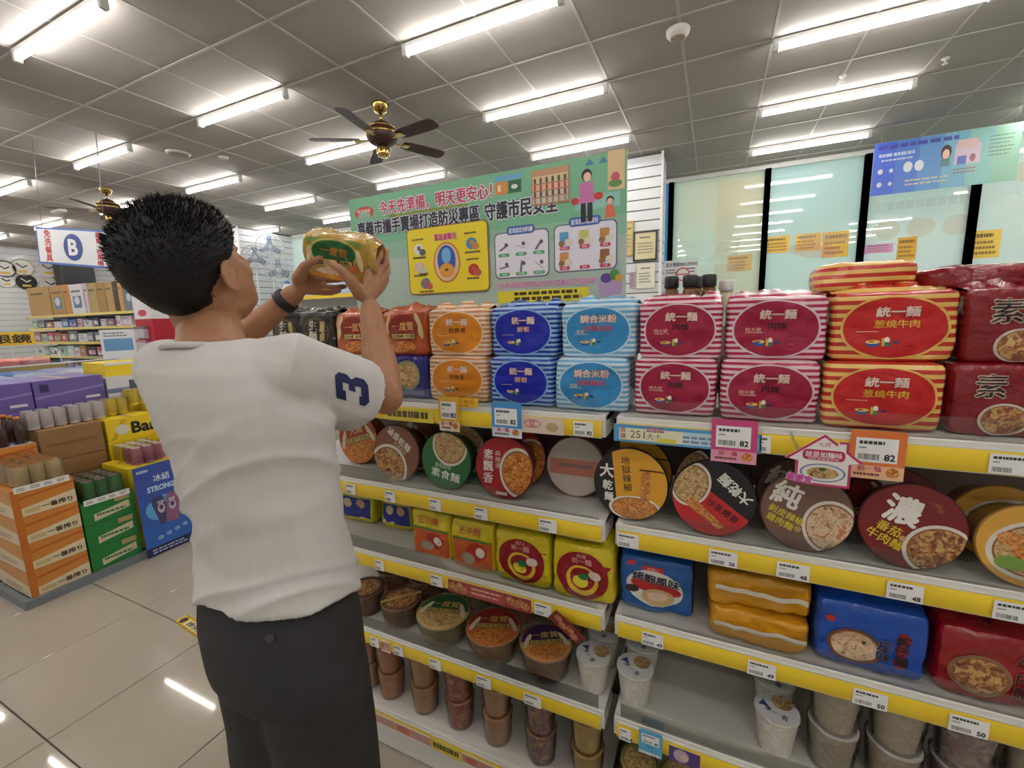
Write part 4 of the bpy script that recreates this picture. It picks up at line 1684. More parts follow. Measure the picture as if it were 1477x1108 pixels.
    while n < 7000:
        d = Vector((rnd.gauss(0, 1), rnd.gauss(0, 1), rnd.gauss(0, 1))).normalized()
        k = cover(d)
        if k < .015:
            continue
        n += 1
        r = hair_r(d) + thick(d)
        base = c0 + d * (r - .004)
        comb = Vector((d.x * .5, .35, .35 if d.z > .2 else -.65))
        dr = (d * .55 + comb * .6 + Vector((rnd.uniform(-.3, .3), rnd.uniform(-.3, .3), rnd.uniform(-.2, .2)))).normalized()
        L = (.006 + .013 * max(0, d.z)) * rnd.uniform(.6, 1.25) * min(1, .35 + k * 2)
        sd = dr.orthogonal().normalized() * rnd.uniform(.0009, .0018)
        s2 = dr.cross(sd)
        tip = base + dr * L
        vs = [H(*(base + sd)), H(*(base - sd * .5 + s2 * .9)), H(*(base - sd * .5 - s2 * .9)), H(*tip)]
        hb.add(vs, [(0, 1, 3), (1, 2, 3), (2, 0, 3)], hairm)
    h = hb.build('hair', root)
    h.data.transform(inv)

    # ---- shirt
    def ring(py, pl, pr, dep, ratio=.62, n=28, tilt=0, yaw=0):
        c = J((pl + pr) / 2, py, dep)
        vd = Vector((c.x, c.y, 0)).normalized()
        off = math.cos(math.atan2((738.5 - (pl + pr) / 2), FPX))
        hw = (pr - pl) / 2 * dep / FPX * off
        th = math.atan2(abs(vd.x), vd.y) - yaw
        a = hw / math.sqrt(math.cos(th) ** 2 + (ratio * math.sin(th)) ** 2)
        bb = a * ratio
        out = []
        for k in range(n):
            t = 2 * pi * k / n
            x, y = a * abs(math.cos(t)) ** .85 * (1 if math.cos(t) > 0 else -1), bb * abs(math.sin(t)) ** .85 * (1 if math.sin(t) > 0 else -1)
            out.append(c + Vector((x * math.cos(yaw) - y * math.sin(yaw), x * math.sin(yaw) + y * math.cos(yaw), tilt * (x * .6 - y))))
        return out
    sb = MB()
    rings = [ring(842, 288, 516, .795, .68, tilt=.12), ring(822, 289, 511, .795, .68, tilt=.08), ring(785, 288, 503, .80, .68), ring(740, 283, 492, .80, .67), ring(690, 266, 482, .805, .66), ring(640, 248, 478, .81, .64),
             ring(600, 228, 478, .815, .62), ring(560, 212, 470, .82, .60), ring(530, 203, 450, .825, .56), ring(508, 212, 428, .83, .48), ring(492, 240, 392, .83, .42)]
    sb.loft(rings, shirtm)
    sb.tube([neck0 + Vector((0, -.005, -.04)), neck0 + Vector((0, 0, .004))], [.094, .074], shirtm, 24, False)
    for q in (shR, shL):
        sb.tube([neck0 + Vector((0, 0, -.045)), (neck0 + q) / 2 + Vector((0, 0, -.028)), q + Vector((0, 0, -.02))], [.062, .064, .062], shirtm, 18)
    # right sleeve widens towards the cuff, left sleeve is nearly hidden
    for sh, el, f, r0, r1 in ((shR, elR, .62, .066, .080), (shL, elL, .60, .056, .066)):
        d = (el - sh).normalized()
        drop = Vector((0, 0, -.012))
        e = sh.lerp(el, f)
        sb.tube([sh.lerp(neck0, .35) + Vector((0, 0, -.02)), sh + drop * .3, sh.lerp(el, .35) + drop, e + drop * 1.3], [.060, r0, (r0 + r1) / 2, r1], shirtm, 20, False)

    def folds(p, n):
        # diagonal pulls from the right armpit down to the left hip and a few soft creases
        q = Vector((p.x + .75, p.y - .55, p.z - 1.1))
        low = max(0, min(1, (1.48 - p.z) / .25))
        def ridge(v):
            return (1 - min(1, abs(noise.noise(v)) * 2.6)) ** 2
        u = q.x * .75 - q.y * .65                        # across the back
        f1 = ridge(Vector((u * 4.0 - q.z * 3.0, 1.3 + noise.noise(q * 6) * .35, q.z * 9.5 - u * 8.5)))
        f2 = ridge(Vector((u * 5.5 + q.z * 2.0, 7.7, q.z * 15 - u * 6)))
        patch = .35 + 1.1 * max(0, noise.noise(Vector((u * 5, 3.1, q.z * 5))) + .2)
        w = (f1 * .014 * patch + f2 * .006) * low + noise.noise(q * 14) * .004 - .003 * low
        hem = max(0, min(1, (p.z - 1.02) / .06))
        return n * (w * (.3 + .7 * hem))
    shirt = remesh(sb, 'shirt', .005, 3, shirtm, root, folds)
    shirt.data.transform(inv)
    # raised sleeve seam, collar band, number on the sleeve
    cb = MB()
    pts = []
    for k in range(25):
        t = 2 * pi * k / 24
        pts.append(neck0 + Vector((.077 * math.cos(t), .075 * math.sin(t), .002 - .016 * math.sin(t) + .006 * math.cos(t))))
    cb.tube(pts, .0062, shirtm, 8, False)
    c = cb.build('collar', shirt)
    c.data.transform(inv)
    # number: lettering laid on the sleeve by shooting it at the cloth
    deps = bpy.context.evaluated_depsgraph_get()
    deps.update()
    dvec = (elR - sh).normalized()
    nv = Pr()
    navy = M('number_navy', (34, 40, 86), .8)
    k3 = [(-.30, .5), (.22, .5), (.34, .38), (.34, .14), (.24, .0), (.34, -.14), (.34, -.38), (.22, -.5), (-.22, -.5), (-.36, -.36), (-.36, -.2), (-.14, -.2), (-.14, -.28), (.1, -.28), (.1, -.1), (-.06, -.1), (-.06, .1), (.1, .1), (.1, .28), (-.1, .28), (-.1, .2), (-.36, .2), (-.36, .5)]
    nv.poly(k3, navy)
    mb = MB()
    vs0, fs0, _, _ = nv.it[0]
    bm = bmesh.new()
    bv = [bm.verts.new((x, z, 0)) for x, z in vs0]
    for f in fs0:
        bm.faces.new([bv[i] for i in f])
    bmesh.ops.subdivide_edges(bm, edges=bm.edges[:], cuts=4, use_grid_fill=True)
    bmesh.ops.triangulate(bm, faces=bm.faces[:])
    bm.verts.index_update()
    from mathutils.bvhtree import BVHTree
    bvh = BVHTree.FromPolygons([v.co for v in shirt.data.vertices], [tuple(p.vertices) for p in shirt.data.polygons])
    org = inv @ Vector((0, 0, HC))
    # three corner pixels of the number on the sleeve: centre, its up direction and its right direction
    nvs = []
    for v in bm.verts:
        x, z = v.co.x, v.co.y
        px = 508 + x * (-4) + z * (-52) * .92
        py = 561 + x * (-62) * .9 + z * (-14)
        d = ray(px, py).normalized()
        hit = bvh.ray_cast(org, d)
        nvs.append(hit[0] - d * .0016 if hit[0] else org + d * .9)
    mb.add(nvs, [[v.index for v in f.verts] for f in bm.faces], navy)
    bm.free()
    mb.build('sleeve_number', shirt)

    # ---- trousers
    tb = MB()
    r1 = [ring(800, 298, 500, .79, .66), ring(850, 296, 509, .79, .68), ring(890, 297, 519, .785, .74), ring(930, 306, 523, .78, .76), ring(965, 316, 521, .775, .74)]
    tb.loft(r1, trou)
    hipR, hipL = J(452, 945, .75), J(388, 945, .81)
    for hp, sx in ((hipR, .05), (hipL, -.05)):
        ft = Vector((hp.x + sx * .5, hp.y - .01, .05))
        kn_ = hp.lerp(ft, .5) + Vector((0, .015, 0))
        tb.tube([hp, hp.lerp(kn_, .5), kn_, kn_.lerp(ft, .5), ft], [.086, .084, .072, .066, .062], trou, 20, False)

    def tf(p, n):
        return n * (noise.noise(Vector((p.x * 9, p.y * 9, p.z * 5))) * .008 + noise.noise(Vector((p.x * 20, p.y * 20, p.z * 12))) * .0025)
    tr = remesh(tb, 'trousers', .008, 14, trou, root, tf)
    tr.data.transform(inv)
    bt = MB()
    bvh2 = BVHTree.FromPolygons([v.co for v in tr.data.vertices], [tuple(p.vertices) for p in tr.data.polygons])
    d = ray(390, 921).normalized()
    hit = bvh2.ray_cast(org, d)
    if hit[0]:
        q = hit[1].to_track_quat('Z', 'Y').to_matrix().to_4x4()
        bt.lathe([(.008, -.002), (.008, .003), (.006, .0045), (.003, .0035)], M('button', (58, 56, 58), .3), 14, Matrix.Translation(hit[0]) @ q)
        bt.build('pocket_button', tr)
    # shoes
    for hp, sx in ((hipR, .05), (hipL, -.05)):
        f = inv @ Vector((hp.x + sx * .5, hp.y, 0))
        mb = MB()
        mb.loft([[(f.x + .045 * k * math.cos(a), f.y + .06 + .135 * k * math.sin(a), z) for a in [2 * pi * i / 18 for i in range(18)]] for k, z in ((1, 0), (1.03, .012), (.98, .04), (.7, .075), (.5, .09))], M('shoe_black', (30, 30, 32), .5))
        mb.build('shoe', root)
    # watch on the left wrist
    ax = (wrL - elL).normalized()
    wc = elL.lerp(wrL, .90)
    q = ax.to_track_quat('Z', 'Y').to_matrix().to_4x4()
    mb = MB()
    mb.lathe([(.030, -.012), (.0335, -.011), (.0335, .011), (.030, .012)], M('watch_band', (32, 30, 30), .45), 28, inv @ Matrix.Translation(wc) @ q, False, False)
    wt = tag(mb.build('wrist_watch'), 'black wrist watch on the man\'s left arm', 'watch')
    wt.data.transform(Matrix.Translation((-.72, .56, 0)))
    o0 = wc
    wt.data.transform(Matrix.Translation(-o0))
    wt.location = o0


def build_held_pack():
    c = PD(493, 371, 1.115)
    gold = film('bag_gold_green', (196, 160, 70), .14)
    orr = film('bag_held_orange', (222, 140, 40), .14)

    def pr(w, h):
        p = Pr()
        p.rect(-w * .46, h * .34, w * .46, h * .46, (120, 150, 70), 5, 1)
        p.ell(0, h * .14, w * .38, h * .34, (196, 176, 96), 30).ell(0, h * .15, w * .33, h * .27, (30, 100, 50), 30)
        p.ell(-w * .4, h * .02, w * .05, h * .25, (226, 206, 160), 18, -.2).ell(w * .4, h * .02, w * .05, h * .25, (226, 206, 160), 18, .2)
        p.text('一度贊', 0, h * .17, h * .2, (196, 120, 50), .02, rot=-.1)
        p.rect(-w * .28, -h * .12, w * .28, h * .0, (60, 44, 26), 4, 1).rect(-w * .26, -h * .11, w * .26, -h * .01, (216, 190, 120), 4, 1).text('爌肉風味麵', 0, -h * .06, h * .085, (50, 36, 24), .01, fit=w * .46)
        p.rect(-w * .46, -h * .46, w * .46, -h * .34, (226, 150, 40), 5, 1).ell(-w * .08, -h * .26, w * .2, h * .09, foodm('mix'), 20).ell(w * .3, -h * .16, w * .08, h * .08, (206, 110, 50), 16)
        return p
    t = pack('noodle_pack', 'glossy green and gold noodle pack held up in the man\'s hands', 'noodles', gold, pr, .165, .115, .085, (0, 0, 0), (0, 0, 0), 91, False, 6.5, .008, end=gold)
    # bag tail twisted at the right end
    mb = MB()
    mb.grid(lambda u, v: (.07 + .035 * u, .035 + .045 * math.cos(2 * pi * v) * (.55 + .35 * u), .06 + (.052 - .012 * u) * math.sin(2 * pi * v) + .008 * noise.noise(Vector((u * 4, v * 7, 3)))), 6, 18, gold)
    mb.build('bag_tail', t)
    # local -y faces the camera; lean so the underside shows
    rt = (CR * math.cos(.13) + CD * math.sin(.13)).normalized()
    fr = (ray(493, 371).normalized() + Vector((0, 0, .30))).normalized()
    fr = (fr - rt * fr.dot(rt)).normalized()
    up = rt.cross(fr)
    m = Matrix((rt, fr, up)).transposed().to_4x4()
    m.translation = c - (m.to_3x3() @ Vector((0, .0425, .0525)))
    t.matrix_world = m


build_person()
build_held_pack()

# ================================================================== banner, rear shelf, jars
def build_banner():
    YB = 1.50
    tl, tr_ = PYp(503, 290, YB), PYp(905, 213, YB)
    xa, xb, zt, zb = tl.x, tr_.x, (tl.z + tr_.z) / 2, 1.545
    b = thing('banner_board', 'large green disaster preparedness banner standing behind the noodle shelf', 'banner', ((xa + xb) / 2, YB, zb))
    W, Hh = xb - xa, zt - zb
    ox = (xa + xb) / 2

    def B(cx, cy):       # zoomed picture position -> banner x, z
        q = PYp(490 + cx / 3.1426, 200 + cy / 3.1426, YB)
        return q.x - ox, q.z - zb
    p = Pr()
    p.rect(-W / 2, 0, W / 2, Hh, (176, 196, 184)).rect(-W / 2, Hh * .62, W / 2, Hh, (124, 188, 150)).rect(-W / 2, Hh * .50, W / 2, Hh * .62, (146, 192, 166))
    x, z = B(112, 338)
    p.ell(x, z, .052, .026, (206, 70, 60), 24).ell(x, z - .012, .034, .018, (146, 190, 160), 20).text('防災專區', x, z + .008, .015, (250, 236, 226), .02, fit=.07)
    x0, z0 = B(180, 322)
    x1, z1 = B(690, 232)
    p.text('今天先準備，明天更安心！', (x0 + x1) / 2, (z0 + z1) / 2, .058, (190, 44, 96), .028, edge=((250, 240, 246), .05), fit=x1 - x0)
    x0, z0 = B(220, 352)
    x1, z1 = B(575, 300)
    p.text('Disaster prevention (typhoon) knowledge', (x0 + x1) / 2, (z0 + z1) / 2, .017, (206, 190, 40), .01, fit=x1 - x0, edge=((70, 70, 40), .03))
    x0, z0 = B(85, 412)
    x1, z1 = B(635, 340)
    p.text('嘉義市攜手賣場打造防災專區', (x0 + x1) / 2, (z0 + z1) / 2, .062, (40, 44, 66), .03, edge=((244, 244, 250), .05), fit=x1 - x0)
    x0, z0 = B(660, 335)
    x1, z1 = B(990, 288)
    p.text('守護市民安全', (x0 + x1) / 2, (z0 + z1) / 2, .066, (40, 44, 66), .03, edge=((244, 244, 250), .05), fit=x1 - x0)

    def panel(ca, cb, col, rim):
        (a0, c0), (a1, c1) = B(*ca), B(*cb)
        za, zc = min(c0, c1), max(c0, c1)
        p.rr(a0, za, a1, zc, .02, rim).rr(a0 + .004, za + .004, a1 - .004, zc - .004, .018, col)
        return a0, za, a1, zc
    # yellow panel with the emergency bag
    a0, za, a1, zc = panel((305, 415), (685, 690), (240, 218, 40), (150, 90, 60))
    cx, cz = (a0 + a1) / 2, (za + zc) / 2 - .012
    p.ell(cx, cz, .062, .078, (206, 120, 60), 32).ell(cx, cz, .056, .071, (226, 196, 150), 32).ell(cx, cz + .008, .042, .058, (40, 90, 180), 28).ell(cx, cz + .026, .022, .03, (120, 180, 226), 20).ell(cx, cz - .03, .034, .028, (226, 160, 60), 22).ell(cx, cz - .028, .008, .005, (40, 40, 40), 12)
    p.text('緊急避難包', cx, cz + .098, .026, (206, 60, 120), .03, edge=((250, 240, 220), .04), fit=.10)
    rnd = random.Random(3)
    for (dx, dz, c1, c2) in ((-.13, .06, (240, 240, 236), (90, 90, 96)), (.115, .062, (70, 140, 190), (206, 140, 60)), (-.13, -.01, (226, 190, 180), (206, 206, 190)), (.12, -.035, (196, 50, 50), (190, 90, 60)), (-.105, -.075, (110, 120, 130), (200, 90, 90))):
        p.ell(cx + dx, cz + dz, .024, .022, c1, 16).ell(cx + dx + .018, cz + dz - .012, .016, .013, c2, 14).rr(cx + dx - .006, cz + dz - .004, cx + dx + .01, cz + dz + .012, .003, c2)
        p.lines(cx + dx - .03, cz + dz - .04, cx + dx + .04, cz + dz - .026, 1, (70, 60, 40), int(dx * 1000) % 97)
        p.lines(cx + dx - .03, cz + dz + .032, cx + dx + .03, cz + dz + .044, 1, (70, 60, 40), int(dx * 1300) % 91)
    # two white panels
    for k, (ca, cb, ti) in enumerate((((700, 432), (952, 622), '居家固定材料櫃'), ((970, 395), (1258, 590), '居家防災避難包'))):
        a0, za, a1, zc = panel(ca, cb, (236, 234, 244), (90, 96, 120))
        cx = (a0 + a1) / 2
        p.rr(cx - .055, zc - .012, cx + .055, zc + .018, .012, (64, 96, 176)).text(ti, cx, zc + .003, .02, (240, 244, 250), .02, fit=.094)
        n = 0
        for r in range(2):
            for c in range(3):
                ix, iz = a0 + (a1 - a0) * (.18 + .32 * c), zc - (zc - za) * (.32 + .42 * r)
                if k == 0:
                    q = .02
                    t_ = [.5, -.3, .9, .2, 1.4, -.7][n]
                    p.poly([(ix + q * math.cos(t_) - .004, iz + q * math.sin(t_)), (ix - q * math.cos(t_) - .004, iz - q * math.sin(t_)), (ix - q * math.cos(t_) + .004, iz - q * math.sin(t_) - .004), (ix + q * math.cos(t_) + .004, iz + q * math.sin(t_) - .004)], (120, 116, 116))
                    p.ell(ix + .01, iz + .008, .007, .007, (90, 88, 90), 10).rr(ix - .022, iz - .034, ix + .022, iz - .022, .005, (90, 170, 120)).text(['鎖片', '角鐵', '螺絲', '掛鉤', '伸縮桿', '固定器'][n], ix, iz - .028, .009, (240, 250, 240), .0)
                else:
                    c1 = [(90, 160, 206), (206, 206, 120), (196, 140, 70), (210, 150, 90), (206, 60, 90), (150, 96, 60)][n]
                    if not (r == 1 and c == 1):
                        p.rr(ix - .018, iz - .016, ix + .014, iz + .026, .005, c1).ell(ix + .014, iz - .008, .014, .012, (226, 220, 200), 12).ell(ix - .012, iz - .012, .01, .01, (150, 110, 70), 12)
                    p.rr(ix - .018, iz - .034, ix + .018, iz - .022, .005, (206, 60, 100)).text(['飲用水', '乾糧', '罐頭', '藥品', '餅乾', '工具'][n], ix, iz - .028, .009, (250, 240, 244), .0)
                n += 1
    # sign squares, shelf picture, shopping figures
    x0, z0 = B(705, 258)
    x1, z1 = B(822, 165)
    m_ = (x0 + x1) / 2
    p.rect(x0, z0 + .045, x1, z0 + .062, (110, 176, 220)).rect(x0, z0, m_ - .002, z0 + .042, (222, 140, 60)).rect(m_ + .002, z0, x1, z0 + .042, (50, 100, 60)).ell((m_ + x1) / 2, z0 + .02, .013, .008, (230, 240, 230), 14).rect(x0 + .012, z0 + .01, x0 + .024, z0 + .032, (244, 226, 200))
    x0, z0 = B(872, 310)
    x1, z1 = B(1040, 118)
    p.rect(x0, z0, x1, z1, (196, 150, 110)).rect(x0 + .005, z0 + .004, x1 - .005, z1 - .022, (222, 196, 160))
    for r in range(4):
        zz = z0 + (z1 - z0 - .03) * r / 4 + .006
        p.rect(x0, zz - .004, x1, zz, (176, 130, 96))
        for c in range(6):
            xx = x0 + (x1 - x0) * (.1 + .16 * c)
            p.rr(xx - .0045, zz, xx + .0045, zz + .018, .002, [(70, 90, 60), (206, 70, 60), (80, 80, 110), (150, 150, 160)][(3 - r) % 4])
    x, z = B(1120, 250)
    p.rect(x - .04, z - .052, x + .11, z - .006, (150, 206, 196)).rect(x + .07, z + .0, x + .125, z + .12, (230, 200, 150))
    p.ell(x, z + .058, .018, .02, (50, 40, 44), 18).ell(x + .002, z + .052, .013, .015, (240, 206, 180), 16).poly([(x - .022, z + .036), (x + .022, z + .036), (x + .028, z - .03), (x - .026, z - .03)], (206, 120, 180)).rect(x - .02, z - .09, x - .003, z - .03, (40, 40, 46)).rect(x + .003, z - .09, x + .02, z - .03, (40, 40, 46))
    p.ell(x - .04, z - .02, .014, .012, (196, 60, 50), 14).ell(x + .04, z - .012, .016, .012, (196, 60, 50), 14)
    x2 = x + .078
    p.ell(x2, z - .03, .013, .013, (50, 40, 44), 14).ell(x2, z - .034, .01, .01, (240, 206, 180), 14).poly([(x2 - .012, z - .045), (x2 + .012, z - .045), (x2 + .018, z - .085), (x2 - .018, z - .085)], (226, 110, 80))
    p.ell(x + .095, z + .02, .022, .012, (90, 150, 80), 16).ell(x + .095, z + .04, .014, .014, (206, 90, 110), 14)
    for dx in (.01, .055):
        p.poly([(x + dx - .016, z + .088), (x + dx + .016, z + .088), (x + dx, z + .108)], (70, 140, 170))
    # lower lines
    x0, z0 = B(715, 680)
    x1, z1 = B(1168, 640)
    p.text('各大賣場提供優惠商品供市民選購食品均請指定！', (x0 + x1) / 2, (z0 + z1) / 2 + .004, .024, (206, 120, 170), .02, fit=x1 - x0, edge=((250, 240, 246), .03))
    p.rect(x0, z0 - .055, x1 - .03, z0 - .012, (236, 220, 60)).lines(x0 + .07, z0 - .052, x1 - .05, z0 - .014, 2, (70, 64, 40), 7, .6)
    xx, zz = B(1225, 650)
    p.poly([(xx - .035, zz - .05), (xx + .04, zz - .04), (xx + .04, zz + .012), (xx - .04, zz)], (186, 160, 200)).ell(xx - .012, zz + .014, .02, .016, (100, 70, 150), 14).ell(xx + .015, zz + .024, .016, .018, (80, 150, 70), 14).ell(xx + .03, zz + .012, .012, .012, (220, 170, 60), 12)
    # house with yellow pills at the left
    x0, z0 = B(60, 700)
    p.poly([(x0, z0), (x0 + .16, z0), (x0 + .16, z0 + .19), (x0 + .08, z0 + .245), (x0, z0 + .19)], (196, 170, 186))
    for k, t_ in enumerate(('防災計畫', '防災備品', '防災演練')):
        q = z0 + .17 - k * .07
        p.rr(x0 + .03, q - .02, x0 + .165, q + .02, .018, (60, 60, 50)).rr(x0 + .033, q - .017, x0 + .162, q + .017, .016, (240, 226, 60)).text(t_, x0 + .097, q, .03, (50, 50, 50), .02, fit=.105)
    mb = MB()
    mb.box(-W / 2, 0, 0, W / 2, .006, Hh, ink((230, 230, 226)))
    p.into(mb, None, .0005)
    mb.build('printed_board', b)
    for x in (-W * .4, W * .4):
        mb = MB()
        mb.box(x - .012, .006, 1.40 - zb, x + .012, .018, .3, M('post_metal', (190, 190, 188), .4, .6))
        mb.box(x - .03, -.0, 1.502 - zb, x + .03, .05, 1.51 - zb, M('post_metal', (190, 190, 188), .4, .6))
        mb.build('post', b)


def build_rear_shelf():
    white = M('shelf_metal', (216, 214, 208), .35)
    g = thing('gondola_shelf', 'plain rear side of the noodle gondola carrying the small jars', 'shelf', (-1.5, 1.52, 0))
    for z in (1.36, .9, .45, .12):
        mb = MB()
        mb.box(0, 0, z - .02, 2.56, .38, z, white, c=.002)
        mb.box(0, .38, z - .045, 2.56, .388, z, YELLOW())
        mb.build('shelf_board', g)
    mb = MB()
    mb.box(0, 0, 0, 2.56, .02, 1.36, M('gondola_back', (118, 100, 92), .6))
    mb.box(0, .02, 0, 2.56, .36, .1, white)
    mb.build('back_panel', g)
    glass = M('jar_spice', (120, 78, 48), .3, var=.4, vs=90)
    lidm = M('jar_lid', (34, 32, 34), .35)
    lab = ['spice jar with black lid, leftmost on the rear shelf', 'spice jar with black lid beside the leftmost jar', 'spice jar with black lid hiding behind two others', 'spice jar with black lid standing apart on the right', 'small pale jar at the end of the jar row']
    for i, (px, top, yy) in enumerate(((969, 399, 1.66), (996, 397, 1.64), (1004, 399, 1.76), (1023, 396, 1.66), (1048, 404, 1.70))):
        q = PYp(px, top, yy)
        hgt = q.z - 1.36
        t = thing('spice_jar', lab[i], 'jar', (q.x, yy, 1.36), group='jars behind the noodle packs')
        r = .027
        mb = MB()
        mb.lathe([(r * .9, 0), (r, .006), (r, hgt * .55), (r * .82, hgt * .62), (r, hgt * .70), (r * .98, hgt * .80), (r * .7, hgt * .87)], glass if i < 4 else M('jar_pale', (196, 190, 160), .3), 20)
        mb.build('jar_body', t)
        mb = MB()
        mb.lathe([(r * .86, hgt * .87), (r * .9, hgt * .89), (r * .9, hgt * .985), (r * .82, hgt)], lidm if i < 4 else M('jar_lid_white', (220, 220, 214), .4), 20)
        mb.build('jar_lid', t)


# ================================================================== ceiling fittings
def build_ceiling_things():
    brass = M('brass', (206, 172, 96), .18, 1.0, var=.1)
    wood = M('fan_wood', (58, 28, 30), .5, var=.25, vs=30)
    q = PZp(548, 150, ZC)
    tip = PZp(655, 228, ZC - .305)
    a0 = math.atan2(tip.y - q.y, tip.x - q.x)

    def fan(lab, loc, ang):
        f = thing('ceiling_fan', lab, 'ceiling fan', loc)
        mb = MB()
        mb.lathe([(.03, -.075), (.055, -.065), (.068, -.03), (.075, -.012), (.075, 0)], brass, 28)
        mb.build('canopy', f)
        mb = MB()
        mb.tube([(0, 0, -.07), (0, 0, -.15)], .012, brass, 12, False)
        mb.build('rod', f)
        u = .15
        mb = MB()
        mb.lathe([(.03, -.50 + u), (.10, -.49 + u), (.135, -.45 + u), (.14, -.40 + u), (.12, -.36 + u), (.06, -.31 + u), (.02, -.29 + u)], wood, 32)
        mb.lathe([(.142, -.418 + u), (.147, -.410 + u), (.147, -.402 + u), (.142, -.394 + u)], brass, 32, None, False, False)
        mb.lathe([(.118, -.362 + u), (.123, -.358 + u), (.121, -.350 + u), (.112, -.346 + u)], brass, 32, None, False, False)
        mb.build('motor_housing', f)
        mb = MB()
        mb.lathe([(.03, -.60 + u), (.05, -.595 + u), (.055, -.57 + u), (.058, -.52 + u), (.04, -.50 + u)], brass, 24)
        mb.build('switch_cup', f)
        bl = MB()
        prof = [(.20, .045), (.26, .062), (.45, .068), (.60, .066), (.63, .055), (.645, .03)]
        pts = [(x, y) for x, y in prof] + [(x, -y) for x, y in reversed(prof)]
        b0 = len(bl.v)
        n = len(pts)
        bl.add([(x, y, .004) for x, y in pts] + [(x, y, -.004) for x, y in pts], [tuple(range(n)), tuple(reversed(range(n, 2 * n)))] + [(i, i + n, (i + 1) % n + n, (i + 1) % n) for i in range(n)], wood)
        bl.xf(b0, rotx(-.2))
        blm = bl.mesh('blade')
        ir = MB()
        ir.box(.09, -.012, -.004, .24, .012, .004, brass, c=.002)
        ir.box(.20, -.04, -.003, .26, .04, .005, brass, c=.003)
        irm = ir.mesh('blade_bracket')
        for k in range(5):
            o = link('blade', blm, f, (0, 0, -.305), (0, 0, ang + k * 2 * pi / 5))
            link('blade_bracket', irm, o, (0, 0, -.008))
        return f
    fan('brown and brass ceiling fan hanging left of the green banner', (q.x, q.y, ZC), a0)
    q2 = PZp(152, 272, ZC)
    fan('smaller looking brown and brass ceiling fan behind the man\'s head', (q2.x, q2.y, ZC), .3)
    wh = M('plastic_white', (214, 210, 202), .4)
    q = PZp(978, 42, ZC)
    t = thing('smoke_detector', 'round white detector on the ceiling above the banner end', 'detector', (q.x, q.y, ZC - .004))
    mb = MB()
    mb.lathe([(.045, -.055), (.055, -.052), (.075, -.03), (.08, -.012), (.08, 0)], wh, 28)
    mb.build('housing', t)
    mb = MB()
    mb.lathe([(.045, -.057), (.05, -.054), (.05, -.05)], M('detector_face', (168, 158, 142), .6), 24)
    mb.build('sensor_face', t)
    for nm, lab, px, py, r, c in (('ceiling_speaker', 'round grey ceiling speaker grille above the man', 257, 220, .11, (150, 140, 128)), ('ceiling_sensor', 'small white round sensor right of the grey speaker grille', 322, 226, .05, (210, 206, 198))):
        q = PZp(px, py, ZC)
        t = thing(nm, lab, 'speaker' if 'speaker' in nm else 'sensor', (q.x, q.y, ZC - .004))
        mb = MB()
        mb.lathe([(r * .9, -.02), (r, -.014), (r * 1.08, -.006), (r * 1.08, 0)], wh, 28)
        mb.build('rim', t)
        mb = MB()
        mb.lathe([(r * .85, -.022), (r * .88, -.018)], M('grille_%d' % px, c, .7), 24)
        mb.build('grille', t)
    for i, (px, py) in enumerate(((1216, 108), (1364, 83))):
        q = PZp(px, py, ZC)
        t = thing('sprinkler', ['small white sprinkler head between the two upper right tube lights', 'small white sprinkler head by the grid bar near the right corner'][i], 'sprinkler', (q.x, q.y, ZC - .004))
        mb = MB()
        mb.lathe([(.006, -.05), (.018, -.045), (.018, -.041), (.007, -.035), (.007, -.012), (.026, -.008), (.028, 0)], wh, 16)
        mb.build('sprinkler_head', t)
    # emergency light bar far left
    q = PZp(84, 302, ZC)
    mb = MB()
    mb.box(-.16, -.05, -.05, .16, .05, 0, wh, c=.01)
    tag(mb.build('emergency_light', None, (q.x, q.y, ZC - .006)), 'cream box shaped light on the ceiling above the letter B sign', 'light')


